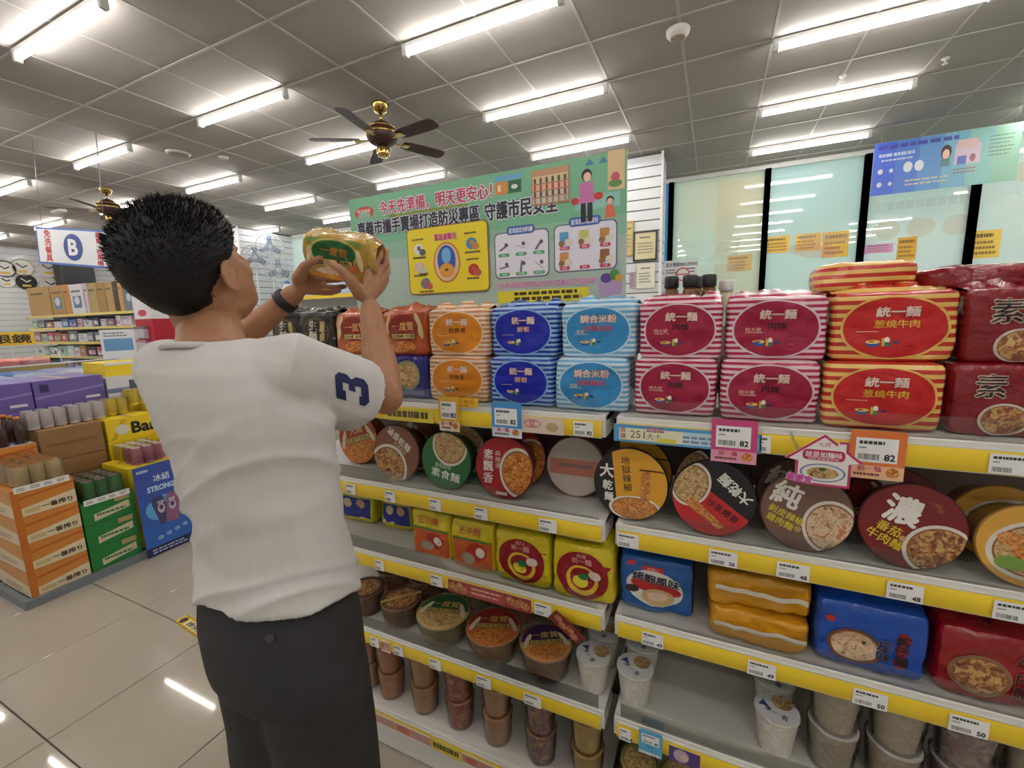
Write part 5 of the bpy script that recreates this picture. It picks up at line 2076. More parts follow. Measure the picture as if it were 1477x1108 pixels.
# ================================================================== signs on the walls and windows
def build_signs():
    steel = M('wire_steel', (150, 150, 150), .4, .8)
    # hanging sign with the letter B
    c, l, r = PD(106, 357, 4.5), PD(53, 354, 4.62), PD(160, 361, 4.38)
    xd = (r - l)
    w = xd.length
    ang = math.atan2(xd.y, xd.x)
    h = .375
    t = thing('hanging_sign', 'white hanging aisle sign with a blue frame and a blue letter B disc', 'sign', c, (0, math.asin((l.z - r.z) / w), ang))
    p = Pr()
    p.rect(-w / 2, -h / 2, w / 2, h / 2, (70, 110, 190)).rect(-w / 2 + .02, -h / 2 + .02, w / 2 - .02, h / 2 - .02, (238, 240, 244))
    p.ell(.0, 0, .135, .135, (44, 70, 150), 36).text('B', 0, 0, .22, (245, 245, 248), .04, sx=1.15)
    p.text('免洗餐具', -w * .34, .0, .082, (206, 50, 60), .03, vert=True, sx=1.25).text('園藝·吹風機', w * .35, 0, .054, (206, 50, 60), .03, vert=True, sx=1.6)
    mb = MB()
    mb.box(-w / 2, 0, -h / 2, w / 2, .015, h / 2, ink((70, 110, 190)))
    p.into(mb, None, .0012)
    mb.build('sign_panel', t)
    for s in (-1, 1):
        mb = MB()
        q = t.matrix_basis
        top = ZC - c.z + .02
        mb.tube([(s * w * .42, .007, h / 2), (s * w * .42 , .007, top - .05 + s * .03)], .003, steel, 6, False)
        mb.build('wire', t)
    # blue poster hanging in front of the windows
    YP = 6.55
    a, b = PYp(1262, 208, YP), PYp(1475, 191, YP)
    zb = PYp(1258, 283, YP).z
    w, h = b.x - a.x, a.z - zb
    t = thing('hanging_poster', 'blue and green information poster hanging high in front of the windows', 'poster', ((a.x + b.x) / 2, YP, zb))
    p = Pr()
    cols = [(76, 106, 206), (84, 126, 206), (96, 150, 204), (118, 176, 200), (140, 192, 186), (150, 196, 170)]
    for i, cc in enumerate(cols):
        p.rect(-w / 2 + w * i / 6, 0, -w / 2 + w * (i + 1) / 6, h, cc)
    p.lines(-w * .47, h * .84, w * .12, h * .96, 1, (74, 78, 170), 21, .6).lines(-w * .46, h * .7, -w * .12, h * .8, 1, (190, 206, 226), 22, .6)
    p.lines(-w * .44, h * .62, -w * .2, h * .68, 1, (206, 214, 230), 3)
    for k in range(2):
        p.ell(-w * .24 + k * w * .08, h * .48, w * .033, h * .1, (220, 226, 230), 18).ell(-w * .44, h * .45 - k * .25 * h, w * .02, h * .05, (210, 216, 230), 12).ell(-w * .36, h * .45 - k * .25 * h, w * .015, h * .04, (200, 210, 226), 12)
    x = w * .02
    p.ell(x, h * .66, w * .036, h * .13, (60, 40, 40), 18).ell(x, h * .62, w * .024, h * .09, (240, 200, 180), 16).rect(x - w * .03, h * .4, x + w * .03, h * .54, (90, 130, 130))
    p.rect(w * .08, h * .4, w * .25, h * .75, (206, 190, 206)).rect(w * .1, h * .4, w * .16, h * .55, (90, 110, 190)).rr(w * .09, h * .68, w * .23, h * .84, .02, (214, 180, 180)).ell(w * .2, h * .5, w * .02, h * .07, (150, 90, 110), 14)
    p.lines(w * .3, h * .45, w * .47, h * .85, 6, (110, 140, 120), 8, .3).lines(-w * .25, h * .1, w * .1, h * .25, 2, (210, 200, 170), 9, .4).lines(w * .08, h * .22, w * .25, h * .34, 2, (150, 110, 110), 12, .4)
    mb = MB()
    mb.box(-w / 2, 0, 0, w / 2, .004, h, ink((200, 214, 220)))
    p.into(mb, None, .0008)
    mb.build('poster_sheet', t)
    for s in (-1, 1):
        mb = MB()
        mb.tube([(s * w * .45, .002, h), (s * w * .45, .002, ZC - zb)], .0025, steel, 6, False)
        mb.build('wire', t)
    # notices stuck on the glass
    data = [((1049, 1084), (368, 391), (226, 190, 90), 'yellow notice low on the green window pane'),
            ((1103, 1138), (341, 365), (230, 186, 60), 'yellow notice beside the dark mullion of the blue pane'),
            ((1147, 1184), (337, 362), (230, 190, 70), 'yellow notice in the middle of the blue pane'),
            ((1186, 1224), (334, 371), (226, 184, 60), 'tall yellow notice on the blue pane beside the next mullion'),
            ((1247, 1288), (352, 365), (214, 150, 200), 'pink notice strip low on the window pane'),
            ((1294, 1322), (342, 375), (222, 170, 50), 'orange yellow notice right of the pink strip'),
            ((1399, 1443), (332, 372), (232, 200, 90), 'yellow notice under the right end of the blue poster')]
    for i, ((a, b), (c, d), col, lab) in enumerate(data):
        yy = Y1 + .014
        p0, p1 = PYp(a, (c + d) / 2, yy), PYp(b, (c + d) / 2, yy)
        z0, z1 = PYp((a + b) / 2, d, yy).z, PYp((a + b) / 2, c, yy).z
        card('window_notice', lab, 'notice', lambda p, w, h: (p.rect(-w / 2, -h / 2, w / 2, h / 2, col), p.lines(-w * .4, h * .2, w * .42, h * .42, 1, (110, 84, 40), i + 40, .6), p.lines(-w * .4, -h * .42, w * .42, h * .15, 3, (150, 110, 50), i)), p1.x - p0.x, z1 - z0, ((p0.x + p1.x) / 2, yy, (z0 + z1) / 2), th=.002, base=col)
    # framed papers on the pillar, sign beside it
    yy = 5.925
    items = [((915, 947), (335, 375), 'certificate', 'certificate in a black frame on the slatted pillar', 1), ((918, 945), (380, 416), 'paper_notice', 'pale paper sheet under the framed certificate', 0), ((904, 913), (321, 368), 'certificate', 'narrow gold framed certificate left of the black framed one', 2), ((908, 917), (392, 416), 'paper_notice', 'small photo sheet left of the pale paper on the pillar', 3)]
    for (a, b), (c, d), nm, lab, k in items:
        p0, p1 = PYp(a, (c + d) / 2, yy), PYp(b, (c + d) / 2, yy)
        z0, z1 = PYp((a + b) / 2, d, yy).z, PYp((a + b) / 2, c, yy).z
        w, h = p1.x - p0.x, z1 - z0
        t = thing(nm, lab, 'certificate' if nm == 'certificate' else 'notice', ((p0.x + p1.x) / 2, yy - .022, z0))
        p = Pr().rect(-w * .46, h * .03, w * .46, h * .97, [(226, 224, 206), (216, 206, 160), (206, 190, 120), (160, 150, 160)][[0, 1, 2, 3][k]]).lines(-w * .25, h * .74, w * .3, h * .86, 1, (110, 96, 80), k + 9).lines(-w * .34, h * .2, w * .36, h * .65, 4, (150, 140, 120), k)
        mb = MB()
        mb.box(-w / 2, 0, 0, w / 2, .012, h, ink((216, 214, 200)))
        p.into(mb, None, .0006)
        mb.build('sheet', t)
        if k in (1, 2):
            fm = M('frame_black', (40, 36, 34), .35) if k == 1 else M('frame_gold', (190, 160, 90), .35)
            mb = MB()
            for bx in ((-w / 2 - .012, -w / 2 + .01, -.01, h + .01), (w / 2 - .01, w / 2 + .012, -.01, h + .01)):
                mb.box(bx[0], -.012, bx[2], bx[1], .02, bx[3], fm)
            mb.box(-w / 2, -.012, -.012, w / 2, .02, .008, fm)
            mb.box(-w / 2, -.012, h - .008, w / 2, .02, h + .012, fm)
            mb.build('frame', t)
    yy = Y1 - .06
    p0, p1 = PYp(958, 392, yy), PYp(1008, 392, yy)
    z0, z1 = PYp(985, 424, yy).z, PYp(985, 375, yy).z
    card('no_smoking_sign', 'white no smoking sign standing in front of the window beside the pillar', 'sign', lambda p, w, h: (p.rect(-w / 2, -h / 2, w / 2, h / 2, (222, 224, 226)), p.text('設計專線0800-898983', 0, h * .38, h * .14, (50, 50, 60), .02, fit=w * .9), p.lines(-w * .45, h * .1, -w * .1, h * .25, 2, (90, 90, 96), 2), p.lines(w * .15, h * .1, w * .45, h * .28, 2, (90, 90, 96), 5), p.ell(.02, h * .08, .1, .1, (206, 80, 80), 24), p.ell(.02, h * .08, .08, .08, (226, 226, 226), 24), p.rect(-.06, h * .08 - .01, .1, h * .08 + .01, (206, 80, 80))), p1.x - p0.x, z1 - z0, ((p0.x + p1.x) / 2, yy, (z0 + z1) / 2), th=.004)
    # floor sticker
    q = [PZp(250, 898, 0), PZp(263, 890, 0), PZp(335, 934, 0), PZp(318, 944, 0)]
    o, ux, uy = q[0], (q[3] - q[0]), (q[1] - q[0])
    L, Wd = ux.length, max(.07, uy.length)
    ux = ux.normalized()
    p = Pr().rect(0, 0, L, Wd, (222, 184, 40)).rect(L * .14, Wd * .25, L * .97, Wd * .75, (214, 206, 170))
    for k in range(22):
        p.poly([(L * k / 22, Wd * .02), (L * (k + .5) / 22, Wd * .02), (L * (k + .8) / 22, Wd * .18), (L * (k + .3) / 22, Wd * .18)], (60, 50, 30)).poly([(L * k / 22, Wd * .84), (L * (k + .5) / 22, Wd * .84), (L * (k + .8) / 22, Wd * .97), (L * (k + .3) / 22, Wd * .97)], (60, 50, 30))
    p.ell(L * .07, Wd * .5, Wd * .3, Wd * .3, (50, 44, 30), 20).text('請保持社交距離', L * .55, Wd * .5, Wd * .44, (60, 56, 50), .03, fit=L * .76)
    mb = MB()
    mb.box(0, 0, 0, L, Wd, .0008, ink((222, 184, 40)))
    p.into(mb, lambda x, z, d: (x, z, .0008 + d), .0002)
    st = mb.build('floor_sticker', None, (o.x, o.y, .0004), (0, 0, math.atan2(ux.y, ux.x)))
    tag(st, 'yellow striped distance sticker on the floor tiles behind the man', 'sticker')

# ================================================================== drinks island on the left
def xface(mb, p, X, y0, z0, eps=.0005):
    """lay a print on a face looking towards +x"""
    p.into(mb, lambda x, z, d: (X + d, y0 + x, z0 + z), eps)


def carton(label, x0, x1, y0, y1, z0, z1, mat, fn=None, group=None, side=None, name='drink_carton'):
    t = thing(name, label, 'carton', ((x0 + x1) / 2, (y0 + y1) / 2, z0), (0, 0, 0), group)
    lx, ly, h = (x1 - x0) / 2, (y1 - y0) / 2, z1 - z0
    mb = MB()
    mb.box(-lx, -ly, 0, lx, ly, h, mat, c=.004)
    mb.build('box', t)
    tp = MB()
    tp.box(-lx * .98, -.02, h, lx * .98, .02, h + .0006, M('carton_tape', (176, 150, 110), .3))
    tp.build('tape', t)
    if fn:
        p = Pr()
        fn(p, 2 * ly, h)
        mb = MB()
        xface(mb, p, lx, -ly, 0)
        if side:
            p = Pr()
            side(p, 2 * lx, h)
            p.into(mb, lambda x, z, d: (x - lx, -ly - d, z), .0005)
        mb.build('carton_print', t)
    return t


def sixpack(label, x, y, z, mat, lidm, rz=0, group=None):
    t = thing('can_pack', label, 'can pack', (x, y, z), (0, 0, rz), group)
    c = MB()
    c.lathe([(.026, 0), (.031, .006), (.032, .012), (.032, .108), (.026, .118), (.026, .121)], mat, 16, mats=[lidm, mat, mat, mat, lidm])
    me = c.mesh('can')
    for i in range(3):
        for j in range(2):
            link('can', me, t, (.0655 * (j - .5), .0655 * (i - 1), 0))
    w = MB()
    w.box(-.066, -.099, .02, .066, .099, .1225, clear('pack_film', (245, 245, 245), .10, .1))
    w.build('shrink_wrap', t)
    return t


def build_island():
    XF = -3.44
    grey = M('pallet_grey', (120, 126, 132), .5)
    pa = thing('pallet', 'grey plastic grid pallet under the drink cartons', 'pallet', (XF + .02, .84, 0))
    mb = MB()
    for (a, b, c, d) in ((-2.0, 0, 0, .03), (-2.0, 2.3, 0, 2.33), (-.03, .03, 0, 2.3), (-2.0, .03, -1.97, 2.3)):
        mb.box(a, b, .0, c, d, .05, grey)
    mb.build('frame', pa)
    s1 = MB()
    s1.box(-1.97, 0, .034, -.03, .012, .046, grey)
    m1 = s1.mesh('slat')
    for k in range(38):
        link('slat', m1, pa, (0, .06 + k * .06, 0))
    s2 = MB()
    s2.box(0, .03, .022, .012, 2.3, .034, grey)
    m2 = s2.mesh('cross_bar')
    for k in range(24):
        link('cross_bar', m2, pa, (-1.95 + k * .08, 0, 0))
    Z0 = .051
    orange = M('carton_orange', (206, 134, 60), .5, var=.12)
    green = M('carton_green', (34, 120, 56), .45, var=.12)
    yellow = M('carton_yellow', (236, 206, 40), .45, var=.08)
    brown = M('carton_brown', (150, 112, 72), .7, var=.12)
    purple = M('carton_purple', (112, 96, 168), .45, var=.12)
    whiteb = M('carton_white', (214, 214, 222), .45, var=.08)
    lid = M('can_lid', (190, 190, 192), .3, .8)
    cream = (222, 206, 170)

    def p_orange(p, w, h):
        p.rect(0, 0, w, h, (206, 132, 56)).poly([(w * .12, 0), (w, 0), (w, h * .52), (w * .3, h * .34), (w * .12, h * .3)], cream).rect(0, 0, w * .12, h, (196, 110, 40)).poly([(w * .12, h * .62), (w, h * .78), (w, h * .86), (w * .12, h * .72)], (190, 100, 36))
        p.text('一番搾り', w * .68, h * .2, h * .2, (60, 36, 24), .03, fit=w * .5).rect(w * .16, h * .08, w * .4, h * .24, (206, 180, 130))

    def s_orange(p, w, h):
        p.rect(0, 0, w, h, (222, 206, 176)).poly([(0, h * .6), (w, h * .45), (w, h), (0, h)], (206, 140, 70)).lines(w * .2, h * .1, w * .8, h * .3, 2, (150, 110, 70), 4)

    def p_green(p, w, h):
        p.rect(0, 0, w, h, (30, 122, 54)).poly([(w * .2, h * .12), (w * .9, h * .3), (w * .9, h * .62), (w * .2, h * .42)], (206, 196, 160)).rect(w * .62, h * .7, w * .92, h * .92, (176, 150, 100)).lines(w * .25, h * .25, w * .85, h * .45, 1, (60, 110, 70), 4, .5)

    def p_yellow(p, w, h):
        p.rect(0, 0, w, h, (236, 206, 36)).text('Bar', w * .75, h * .5, h * .7, (40, 34, 24), .04).poly([(w * .05, h * .1), (w * .3, h * .9), (w * .4, h * .9), (w * .15, h * .1)], (206, 170, 30)).ell(w * .3, h * .5, h * .25, h * .22, (220, 220, 200))

    def p_brown(p, w, h):
        p.rect(w * .1, h * .46, w * .9, h * .54, (130, 96, 60))

    def p_purple(p, w, h):
        p.rect(0, 0, w, h, (112, 96, 168)).poly([(0, h * .3), (w, h * .55), (w, h * .62), (0, h * .38)], (150, 138, 196)).rect(w * .7, h * .12, w * .92, h * .22, (222, 220, 232)).rect(w * .08, h * .55, w * .2, h * .85, (60, 50, 90))

    def p_white(p, w, h):
        p.rect(0, 0, w, h, (220, 220, 226)).rect(0, h * .3, w, h * .5, (120, 130, 180)).rect(w * .4, h * .15, w * .55, h * .8, (90, 96, 120))
    # front row ---------------------------------------------------------------
    ch = .158
    for k in range(4):
        carton('orange and cream beer carton, %s from the floor in the corner stack' % ORD[k], XF - .40, XF, .875, 1.135, Z0 + k * ch, Z0 + (k + 1) * ch - .002, orange, p_orange, 'orange beer cartons', s_orange)
    zt = Z0 + 4 * ch
    cream_m = M('can_cream', (214, 190, 140), .35, .2)
    for k in range(3):
        sixpack('orange topped cream can pack on the corner carton stack, %s from its front' % ORD[k], XF - .07 - .135 * k, 1.005, zt, cream_m, M('can_orange', (206, 140, 60), .4), 0, 'cream can packs')
    for k in range(5):
        carton('pale carton in the stack left behind the orange cartons, %s from the floor' % ORD[k], XF - .83, XF - .42, .88, 1.14, Z0 + k * .16, Z0 + k * .16 + .158, whiteb if k == 4 else orange, p_orange, 'cartons behind the corner stack', s_orange)
    zs = Z0 + 5 * .16
    drk = M('bottle_dark', (56, 30, 26), .15, coat=.4)
    for i in range(3):
        for j in range(3):
            x, y = XF - .47 - .10 * i, .93 + .08 * j
            t = thing('sauce_bottle', 'dark bottle with orange cap on the pale carton stack, row %s, place %s' % (['one', 'two', 'three'][i], ['one', 'two', 'three'][j]), 'bottle', (x, y, zs - .001), group='dark bottles at the left edge')
            mb = MB()
            mb.lathe([(.028, 0), (.033, .006), (.033, .10), (.014, .135), (.013, .15)], drk, 14)
            mb.build('bottle_body', t)
            mb = MB()
            mb.lathe([(.015, .15), (.015, .168), (.013, .17)], M('cap_orange', (206, 130, 60), .4), 12)
            mb.build('cap', t)
    for k in range(3):
        carton('green beer carton, %s from the floor beside the orange stack' % ORD[k], XF - .38, XF, 1.145, 1.405, Z0 + k * .148, Z0 + (k + 1) * .148 - .002, green, p_green, 'green beer cartons')
    zg = Z0 + 3 * .148
    gcan = M('can_green', (40, 130, 60), .3, .3)
    for k in range(2):
        sixpack(['green beer can pack at the front of the green carton stack', 'green beer can pack behind the front one on the green cartons'][k], XF - .075 - .14 * k, 1.27, zg, gcan, lid, 0, 'green can packs')
    # price strips on both stacks
    for y0, y1, z, lab in ((.89, 1.12, zt - .02, 'white price strip taped along the top orange carton'), (1.16, 1.39, zg - .02, 'white price strip taped along the top green carton')):
        p = Pr().rect(0, 0, y1 - y0, .035, (236, 234, 230))
        for k in range(4):
            p.lines((y1 - y0) * (.05 + .24 * k), .008, (y1 - y0) * (.22 + .24 * k), .028, 2, (90, 84, 80), k)
        mb = MB()
        mb.box(0, 0, 0, .002, y1 - y0, .035, ink((236, 234, 230)))
        xface(mb, p, .002, 0, 0, .0004)
        tag(mb.build('price_strip', None, (XF + .0015, y0, z)), lab, 'price strip')
    # yellow stacks
    for c in range(3):
        ya = 1.425 + c * .285
        n = [4, 4, 5][c]
        for k in range(n):
            carton('yellow carton with dark lettering, %s from the floor, %s stack from the green cartons' % (ORD[k], ORD[c]), XF - .40, XF - (.06 if c < 1 else 0), ya, ya + .28, Z0 + k * .142, Z0 + (k + 1) * .142 - .002, yellow, p_yellow, 'yellow cartons')
        zy = Z0 + n * .142
        ycan = M('can_yellow', (236, 210, 50), .35)
        for k in range(2):
            sixpack('yellow can pack, %s on the %s yellow stack' % (['front one', 'rear one'][k], ORD[c]), XF - .13 - .14 * k, ya + .14, zy, [M('can_pink', (196, 120, 140), .35), ycan, ycan][c] if k == 0 else ycan, M('cap_white', (236, 234, 226), .4), 0, 'yellow can packs')
    for k in range(5):
        carton('yellow carton of the rear stack behind the yellow can packs, %s from the floor' % ORD[k], XF - .84, XF - .44, 1.50, 1.80, Z0 + k * .17, Z0 + (k + 1) * .17 - .002, yellow, p_yellow, 'rear yellow cartons')
        carton('yellow carton of the far rear stack by the man\'s back, %s from the floor' % ORD[k], XF - .84, XF - .44, 1.82, 2.12, Z0 + k * .18, Z0 + (k + 1) * .18 - .002, yellow, p_yellow, 'rear yellow cartons')
    for k in range(3):
        sixpack('tall yellow bottle pack on the rear yellow stacks, %s from the left' % ORD[k], XF - .66, 1.62 + k * .21, Z0 + (5 * .17 if k < 1 else 5 * .18) + .001, M('can_yellow', (236, 210, 50), .35), M('cap_yellow', (240, 214, 60), .4), 0, 'rear yellow packs')
    # brown cartons behind the green stack
    for k in range(4):
        carton('plain brown carton behind the green cartons, %s from the floor' % ORD[k], XF - .86, XF - .44, 1.16, 1.48, Z0 + k * .215, Z0 + (k + 1) * .215 - .002, brown, p_brown, 'brown cartons')
    zb = Z0 + 4 * .215
    wcan = M('can_white_pink', (222, 210, 210), .35)
    for k in range(2):
        sixpack(['white can pack on the brown cartons, nearer the corner', 'white can pack on the brown cartons, nearer the yellow stacks'][k], XF - .56, 1.24 + k * .2, zb, wcan, M('cap_white', (236, 234, 226), .4), pi / 2 * 0, 'white can packs')
    # back row: purple, white and brown cartons
    for c in range(2):
        for k in range(6):
            m, f = (purple, p_purple) if k > 3 else (brown, p_brown)
            carton('%s carton of the back row, %s from the floor, %s stack from the left' % ('purple' if k > 3 else 'brown', ORD[k], ORD[c]), XF - 1.36, XF - .90, .92 + c * .40, 1.31 + c * .40, Z0 + k * .19, Z0 + (k + 1) * .19 - .002, m, f, 'back row cartons')
    for c in range(2):
        for k in range(6):
            m, f, nm = [(brown, p_brown, 'brown'), (whiteb, p_white, 'white and blue')][1 if k == 5 else 0]
            carton('%s carton near the man, %s from the floor, %s back stack' % (nm, ORD[k], ORD[c]), XF - 1.36, XF - .90, 1.73 + c * .37, 2.09 + c * .37, Z0 + k * .185, Z0 + (k + 1) * .185 - .002, m, f, 'back row cartons near the man')
    carton('yellow and red printed box lying on the white and blue cartons', XF - 1.3, XF - .95, 1.75, 2.3, Z0 + 6 * .185, Z0 + 6 * .185 + .11, yellow, lambda p, w, h: (p.rect(0, 0, w, h, (238, 210, 40)), p.poly([(w * .6, 0), (w, 0), (w, h), (w * .75, h)], (206, 50, 70)), p.rect(0, h * .8, w, h, (240, 240, 236))), None, None, 'printed_box')
    # blue poster board leaning on the yellow stack
    yb0, yb1, zb1 = 1.412, 1.715, .63
    w, h = yb1 - yb0, zb1
    p = Pr()
    for i in range(6):
        q = i / 5
        p.rect(0, h * i / 6, w, h * (i + 1) / 6, tuple(int(a + (b - a) * q) for a, b in zip((50, 106, 190), (60, 82, 168))))
    p.rect(0, 0, w, h * .1, (36, 40, 84)).ell(w * .5, h * .5, w * .4, h * .14, (96, 170, 226), 28)
    p.text('冰結', w * .5, h * .84, h * .085, (226, 236, 246), .02, fit=w * .32).text('STRONG', w * .46, h * .73, h * .08, (190, 216, 240), .05, fit=w * .52).text('9%', w * .84, h * .735, h * .06, (206, 226, 240), .02).text('KIRIN', w * .16, h * .945, h * .04, (240, 240, 246), .03)
    for cx, ang, col in ((w * .40, .2, (70, 70, 110)), (w * .62, -.12, (150, 96, 130))):
        pts = [(-.032, -.075), (.032, -.075), (.032, .06), (.022, .075), (-.022, .075), (-.032, .06)]
        p.poly([(cx + 1.2 * x * math.cos(ang) - 1.35 * z * math.sin(ang), h * .48 + 1.2 * x * math.sin(ang) + 1.35 * z * math.cos(ang)) for x, z in pts], col).ell(cx, h * .5, .022, .035, (190, 190, 210), 16).ell(cx, h * .51, .013, .018, (110, 60, 100), 14).text('冰結', cx, h * .57, .022, (230, 230, 240), .02)
    for k in range(4):
        p.ell(w * (.3 + .17 * k), h * .18 + .01 * k, .018, .014, (150, 190, 226), 12).text('果汁', w * (.3 + .17 * k), h * .18 + .01 * k, .014, (50, 80, 150), .0)
    p.ell(w * .85, h * .42, .02, .024, (196, 90, 110), 14).lines(w * .1, h * .02, w * .9, h * .08, 2, (190, 196, 220), 6, .5)
    mb = MB()
    mb.box(0, 0, 0, .006, w, h, ink((60, 82, 168)))
    xface(mb, p, .006, 0, 0, .0006)
    tag(mb.build('poster_board', None, (XF + .034, yb0, .0), (0, -.02, 0)), 'blue drink poster board leaning on the cartons at the aisle', 'poster')


# ================================================================== back of the shop on the left
def build_back_left():
    white = M('shelf_metal', (216, 214, 208), .35)
    # bins with clear guards
    t = thing('display_bin', 'long white display bin with a clear guard behind the drinks island', 'display bin', (-5.9, 1.35, 0))
    mb = MB()
    mb.box(-.5, 0, 0, .5, 1.9, .98, M('bin_body', (196, 198, 206), .4), c=.01)
    mb.build('bin_body', t)
    mb = MB()
    for b in ((.49, 0, .98, .5, 1.9, 1.24), (-.5, 0, .98, -.49, 1.9, 1.24), (-.5, 0, .98, .5, .008, 1.24), (-.5, 1.892, .98, .5, 1.9, 1.24)):
        mb.box(*b, clear('bin_guard', (235, 240, 248), .08))
    mb.build('clear_guard', t)
    mb = MB()
    mb.box(.485, 0, 1.24, .505, 1.9, 1.252, M('guard_edge', (226, 228, 232), .4))
    mb.box(.5, 0, .94, .507, 1.9, .985, YELLOW())
    mb.build('guard_edge', t)
    cs = [((220, 222, 232), 'white'), ((150, 176, 226), 'pale blue'), ((206, 210, 220), 'grey white'), ((96, 140, 206), 'blue'), ((226, 220, 214), 'cream'), ((190, 186, 220), 'lilac')]
    for i in range(12):
        c, n = cs[i % 6]
        pack('frozen_bag', '%s plastic bag in the display bin, %s in its file, %s file' % (n, ORD[i // 2], ['aisle side', 'far side'][i % 2]), 'bag', film('bin_bag_%d' % (i % 6), c, .3), None, .26, .16, .40, (-5.66 - (i % 2) * .44, 1.53 + (i // 2) * .29, .982), (0, 0, pi / 2), 100 + i, False, 4, .02)
    card('paper_notice', 'white and blue paper notice standing on the display bin guard', 'notice', lambda p, w, h: (p.rect(-w / 2, -h / 2, w / 2, h / 2, (232, 236, 240)), p.rect(-w * .42, -h * .2, w * .42, h * .2, (110, 160, 210)), p.lines(-w * .4, h * .25, w * .4, h * .42, 2, (130, 130, 150), 2)), .26, .30, (-5.395, 2.30, 1.38), (0, 0, pi / 2 - .3), th=.004)
    # wire stand with pink packs
    t = thing('wire_stand', 'low wire stand with orange edge at the left edge of the picture', 'stand', (-6.9, 1.55, 0))
    mb = MB()
    for z in (.35, .75, 1.12):
        mb.box(-.3, -.5, z, .3, .75, z + .012, M('stand_metal', (206, 206, 204), .4))
        mb.box(.3, -.5, z, .31, .75, z + .05, M('stand_edge', (232, 180, 60), .4))
    mb.build('shelves', t)
    for x, y in ((-.28, -.48), (.28, -.48), (-.28, .73), (.28, .73)):
        mb = MB()
        mb.tube([(x, y, 0), (x, y, 1.3)], .01, M('stand_metal', (206, 206, 204), .4), 8)
        mb.build('leg', t)
    for i in range(5):
        pack('snack_pack', 'pink and orange snack pack lying on the wire stand, %s from the left edge' % ORD[i], 'snack', film('snack_pink_%d' % (i % 2), [(226, 150, 130), (232, 120, 110)][i % 2], .25), None, .22, .12, .5, (-6.66, 1.2 + i * .23, 1.133), (0, 0, pi / 2), 130 + i, False, 5, .012)
    c = PD(14, 489, 5.6)
    tt = thing('shelf_sign', 'yellow sign with black writing at the left edge above the pink packs', 'sign', (c.x, c.y, 1.133), (0, 0, 1.05))
    mb = MB()
    p = Pr().rect(-.22, c.z - 1.133 - .085, .22, c.z - 1.133 + .085, (236, 196, 50)).text('眼鏡', .02, c.z - 1.133, .12, (60, 50, 40), .03, fit=.34)
    mb.box(-.22, 0, c.z - 1.133 - .085, .22, .006, c.z - 1.133 + .085, ink((236, 196, 50)))
    p.into(mb, None, .001)
    mb.build('sign_panel', tt)
    mb = MB()
    mb.tube([(0, .008, 0), (0, .008, c.z - 1.133)], .008, white, 8)
    mb.build('sign_post', tt)
    # far rack along the back, top row of tall cardboard boxes
    YR = 4.0
    xa, xb = PYp(38, 455, YR).x, PYp(196, 447, YR).x
    lv = [PYp(120, py, YR).z for py in (452, 471.5, 493, 514, 536)] + [.12]
    r = thing('shop_rack', 'long white rack with yellow edges in the back behind the drinks', 'shelf', (xa, YR, 0))
    L = xb - xa
    for k, z in enumerate(lv):
        mb = MB()
        mb.box(0, 0, z - .02, L, .42, z, white)
        mb.build('shelf_board', r)
        mb = MB()
        mb.box(0, -.006, z - .045, L, .0, z, M('rail_pale_yellow', (226, 206, 120), .4))
        mb.build('price_rail', r)
    mb = MB()
    mb.box(0, .42, 0, L, .44, lv[0], M('rack_back', (190, 190, 192), .5))
    mb.build('back_panel', r)
    for x in (0, L * .33, L * .66, L - .04):
        mb = MB()
        mb.box(x, .38, 0, x + .04, .42, lv[0] - .02, white)
        mb.build('upright', r)
    rnd = random.Random(11)
    tops = [(40, 72, (176, 142, 90), 'plain kraft'), (73, 92, (170, 136, 84), 'kraft box with blue window'), (92, 101, (186, 130, 70), 'orange kraft'), (101, 121, (206, 206, 210), 'white printed'), (122, 127, (196, 180, 200), 'pale violet'), (127, 141, (172, 150, 96), 'olive kraft'), (141, 153, (160, 128, 76), 'kraft'), (153, 164, (176, 146, 90), 'light kraft'), (164, 171, (70, 56, 50), 'black edged'), (171, 178, (190, 150, 84), 'golden kraft'), (178, 194, (110, 120, 130), 'blue grey picture')]
    for i, (a, b, c, n) in enumerate(tops):
        x0, x1 = PYp(a, 430, YR + .05).x, PYp(b, 430, YR + .05).x
        hgt = PYp((a + b) / 2, 414 - (a - 40) * .07, YR + .05).z - lv[0]
        t = thing('tall_box', 'tall %s box on top of the back rack, %s from the left' % (n.replace(' box', ''), ORD[i]), 'box', ((x0 + x1) / 2, YR + .22, lv[0]), group='tall boxes on the back rack')
        mb = MB()
        w = (x1 - x0) / 2 - .008
        mb.box(-w, -.17, 0, w, .17, hgt, M('tall_box_%d' % i, c, .6, var=.1), c=.005)
        mb.build('box', t)
        p = Pr()
        if i in (1, 3, 10):
            p.rect(-w * .6, hgt * .2, w * .6, hgt * .6, (90, 120, 150)).ell(0, hgt * .45, w * .4, hgt * .14, (200, 206, 214), 14)
        p.lines(-w * .7, hgt * .7, w * .7, hgt * .82, 1, (90, 70, 50), i)
        mb = MB()
        p.into(mb, lambda x, z, d: (x, -.17 - d, z), .002)
        mb.build('box_print', t)
    pal = [((222, 220, 224), 'white'), ((206, 186, 206), 'pale pink'), ((120, 126, 140), 'grey'), ((190, 206, 214), 'pale blue'), ((206, 90, 120), 'pink'), ((60, 64, 76), 'dark'), ((176, 120, 90), 'brown'), ((160, 196, 170), 'pale green'), ((80, 110, 170), 'blue'), ((236, 234, 226), 'cream')]
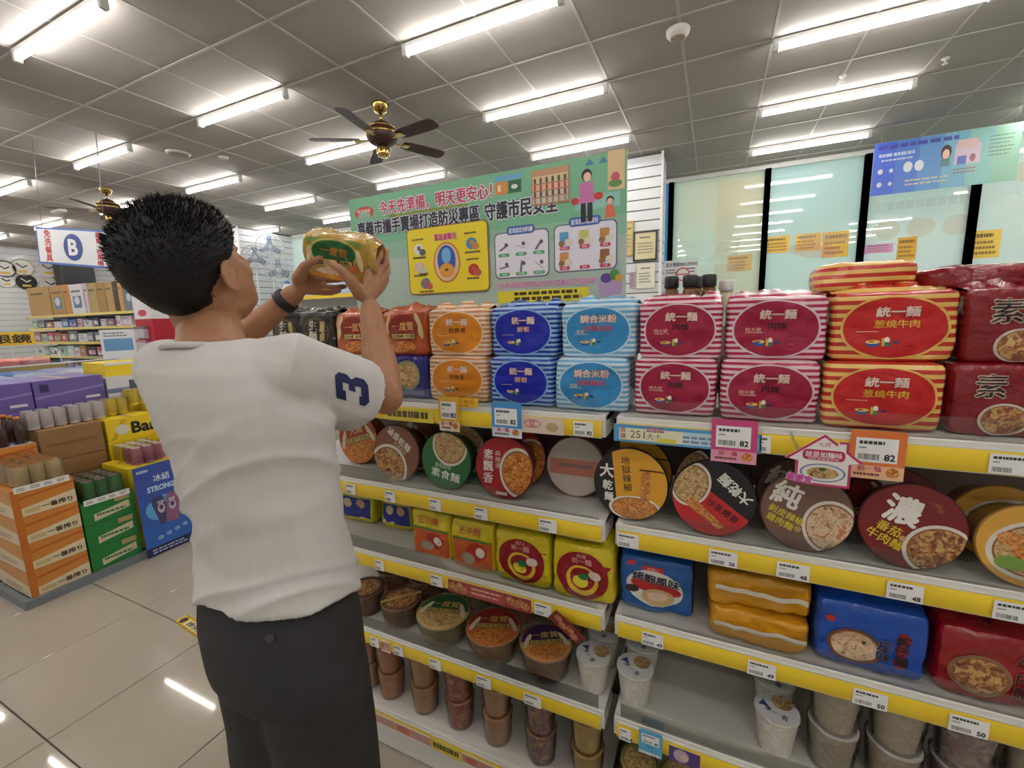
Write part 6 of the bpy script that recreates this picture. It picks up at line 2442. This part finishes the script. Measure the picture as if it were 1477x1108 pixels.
    for k in range(1, 5):
        x = .05
        n = 0
        gap = lv[k - 1] - lv[k] - .05
        while x < L - .25:
            w = rnd.uniform(.16, .36)
            h = gap * rnd.uniform(.6, .95)
            c, nm = pal[rnd.randrange(10)]
            t = thing('shop_box', '%s package on the %s board of the back rack, %s from the left' % (nm, ORD[k], ORD[min(n, 19)]), 'package', (xa + x + w / 2, YR + .17, lv[k]), group='packages on the back rack')
            mb = MB()
            mb.box(-w / 2 + .01, -.13, 0, w / 2 - .01, .13, h, M('pkg_' + nm.replace(' ', '_'), c, .45, var=.15), c=.006)
            mb.build('box', t)
            c2 = pal[rnd.randrange(10)][0]
            p = Pr().rect(-w * .35, h * .2, w * .35, h * .6, c2).ell(rnd.uniform(-.1, .1) * w, h * .5, w * .15, h * .2, pal[rnd.randrange(10)][0], 12)
            if rnd.random() < .5:
                p.lines(-w * .35, h * .68, w * .35, h * .85, 1, (80, 80, 90), n)
            mb = MB()
            p.into(mb, lambda x_, z, d: (x_, -.13 - d, z), .002)
            mb.build('box_print', t)
            x += w + rnd.uniform(.01, .06)
            n += 1
    # red ended display beside the rack
    YE = 3.7
    x0, x1 = PYp(196, 470, YE).x, PYp(221, 470, YE).x
    t = thing('end_display', 'narrow red and white end display beside the back rack', 'display stand', ((x0 + x1) / 2, YE, 0))
    w = (x1 - x0) / 2
    zt = PYp(205, 416, YE).z
    mb = MB()
    mb.box(-w, 0, 0, w, .5, zt - .45, M('display_red', (176, 28, 48), .4))
    mb.build('red_body', t)
    mb = MB()
    mb.box(-w, 0, zt - .45, w, .5, zt, M('display_white', (226, 224, 226), .4))
    p = Pr().ell(0, zt - .36, w * .5, .05, (206, 60, 80), 16)
    p.into(mb, lambda x, z, d: (x, -d, z), .002)
    mb.build('header', t)
    for k in range(6):
        mb = MB()
        z = zt - .6 - k * .2
        mb.box(-w * .95, -.06, z - .14, w * .35, 0, z, M('display_tray', (196, 190, 196), .4))
        mb.box(-w * .9, -.05, z, w * .3, -.005, z + .04, M('display_goods_%d' % (k % 3), [(120, 120, 130), (190, 120, 140), (140, 150, 150)][k % 3], .4))
        mb.build('tray', t)
    # rack continuing right of it, seen between display and head
    x2, x3 = PYp(222, 460, 4.48).x, PYp(330, 460, 4.48).x
    r2 = thing('shop_rack', 'short white rack between the red display and the man\'s neck', 'shelf', (x2, 4.48, 0))
    for k, z in enumerate([PYp(230, py, 4.48).z for py in (446, 470, 492, 515)] + [.6, .12]):
        mb = MB()
        mb.box(0, 0, z - .02, x3 - x2, .4, z, white)
        mb.box(0, -.006, z - .045, x3 - x2, 0, z, YELLOW())
        mb.build('shelf_board', r2)
        if k:
            for j in range(4):
                c, nm = pal[(k * 3 + j * 2) % 10]
                w = .22
                mb = MB()
                mb.box(-w / 2, -.1, 0, w / 2, .1, .17, M('pkg_' + nm.replace(' ', '_'), c, .45), c=.006)
                o = mb.build('shop_box', None, (x2 + .2 + j * .3, 4.68, z))
                tag(o, '%s package, short rack by the neck, %s board, %s from left' % (nm, ORD[k], ORD[j]), 'package', 'packages on the short rack')
    mb = MB()
    mb.box(0, .4, 0, x3 - x2, .42, 2.2, M('rack_back', (190, 190, 192), .5))
    mb.build('back_panel', r2)
    # clocks on the far left wall
    XW = X0 + .01
    face = M('clock_face', (226, 226, 222), .3)
    blk = M('clock_black', (36, 32, 34), .4)
    for i, (px, py, rp, rim, lab) in enumerate(((6, 388, 12, blk, 'black rimmed wall clock at the left edge of the picture'), (32, 386, 12, M('clock_rim_gold', (206, 196, 160), .35), 'plain white wall clock above the dark clock'), (38, 407, 11, blk, 'dark faced round wall clock under the plain white one'), (69, 388, 12, M('clock_rim_white', (222, 222, 222), .4), 'white rimmed wall clock under the letter B sign'), (9, 406, 9, M('clock_rim_white', (222, 222, 222), .4), 'small pale wall clock under the black rimmed one'), (73, 411, 11, M('clock_rim_cream', (214, 206, 180), .4), 'cream wall clock just above the cardboard boxes'))):
        q = PXp(px, py, XW)
        e = PXp(px + rp, py, XW)
        R = (e - q).length
        R = abs(PXp(px, py - rp, XW).z - q.z)
        t = thing('wall_clock', lab, 'clock', (XW - .01, q.y, q.z), (0, pi / 2, 0))
        mb = MB()
        mb.lathe([(R, 0), (R * 1.02, .03), (R * .97, .05), (R * .90, .05), (R * .88, .03)], rim, 32, None, True, False)
        mb.build('rim', t)
        mb = MB()
        mb.lathe([(R * .9, .025), (R * .89, .03)], face if i != 2 else blk, 32)
        mb.build('face', t)
        for a, l in ((.6, .5), (2.4, .7)):
            mb = MB()
            mb.box(-.012, 0, .034, .012, R * l, .038, blk if i != 2 else face)
            mb.build('hand', t, (0, 0, 0), (0, 0, a))
        mb = MB()
        mb.box(R * .35, -R * .45, .034, R * .62, R * .35, .04, M('tag_yellow', (222, 190, 80), .5))
        mb.build('price_label', t)
    # black floor unit and grey blue panel right of the clocks
    q = PXp(113, 395, XW + .5)
    mb = MB()
    mb.box(-.2, -.32, 0, .2, .32, PXp(113, 372, XW + .5).z, M('black_unit', (44, 44, 46), .4), c=.01)
    tag(mb.build('black_cabinet', None, (XW + .32, q.y, 0)), 'tall black cabinet against the far wall under the letter B sign', 'cabinet')
    # show fans near the far pillar
    wf = M('fan_white', (216, 218, 222), .4)
    for i, (px, py, dep, r) in enumerate(((368, 372, 8.0, .22), (389, 356, 9.0, .25), (402, 390, 7.3, .2))):
        c = PD(px, py, dep)
        t = thing('standing_fan', ['white standing fan nearest the white pillar', 'white standing fan with its head highest beside the pillar', 'white standing fan with its head lowest, right of the others'][i], 'fan', (c.x, c.y, 0), (0, 0, math.atan2(-c.y, -c.x) + pi / 2))
        mb = MB()
        mb.lathe([(.18, 0), (.18, .02), (.05, .05), (.03, .08)], wf, 24)
        mb.build('base', t)
        mb = MB()
        mb.tube([(0, .06, .05), (0, .06, c.z)], .014, wf, 10)
        mb.build('pole', t)
        mb = MB()
        mb.tube([(0, -.02, c.z), (0, .12, c.z)], [.05, .045], wf, 14)
        mb.build('motor', t)
        mb = MB()
        g = M('fan_grille', (190, 194, 200), .4)
        for rr in (r, r * .66, r * .33):
            mb.tube([(rr * math.cos(a), -.05, c.z + rr * math.sin(a)) for a in [2 * pi * k / 28 for k in range(29)]], .005 if rr < r else .010, g, 6, False)
        for k in range(20):
            a = 2 * pi * k / 20
            mb.tube([(.03 * math.cos(a), -.065, c.z + .03 * math.sin(a)), (r * math.cos(a), -.05, c.z + r * math.sin(a))], .003, g, 5, False)
        mb.build('grille', t)
        mb = MB()
        for k in range(3):
            b0 = mb.box(-.05, -.004, .03, .05, .004, r * .85, clear('fan_blade', (206, 220, 236), .2))
            mb.xf(b0, T(0, -.02, c.z) @ roty(k * 2 * pi / 3) @ rotz(.5))
        mb.build('blade_set', t)
    # low rack with white goods behind the noodle shelf, seen between the man's arms
    g = thing('shop_rack', 'low white rack with white bottles seen between the man\'s forearms', 'shelf', (-6.2, 4.6, 0))
    zt = PYp(470, 425, 4.6).z
    for z in (zt, zt - .45, zt - .9, .12):
        mb = MB()
        mb.box(0, 0, z - .03, 3.4, .4, z, white)
        mb.box(0, -.006, z - .05, 3.4, 0, z, YELLOW())
        mb.build('shelf_board', g)
    mb = MB()
    mb.box(0, .4, 0, 3.4, .42, zt, M('rack_back', (190, 190, 192), .5))
    mb.build('back_panel', g)
    for i in range(14):
        c = [(214, 220, 232), (190, 206, 230), (226, 226, 226), (160, 190, 226)][i % 4]
        t = thing('detergent_bottle', '%s bottle on the low rack behind the arms, %s from the left' % (['white', 'pale blue', 'cream white', 'blue'][i % 4], ORD[i]), 'bottle', (-6.0 + i * .235, 4.78, zt), group='bottles on the low rack')
        mb = MB()
        mb.lathe([(.07, 0), (.085, .01), (.085, .15), (.05, .2), (.03, .215)], M('bottle_%d' % (i % 4), c, .35), 16)
        mb.build('bottle_body', t)
        mb = MB()
        mb.lathe([(.034, .215), (.034, .25), (.03, .255)], M('bottle_cap_%d' % (i % 2), [(90, 120, 190), (230, 230, 232)][i % 2], .4), 12)
        mb.build('cap', t)


build_banner()
build_rear_shelf()
build_ceiling_things()
build_signs()
build_island()
build_back_left()
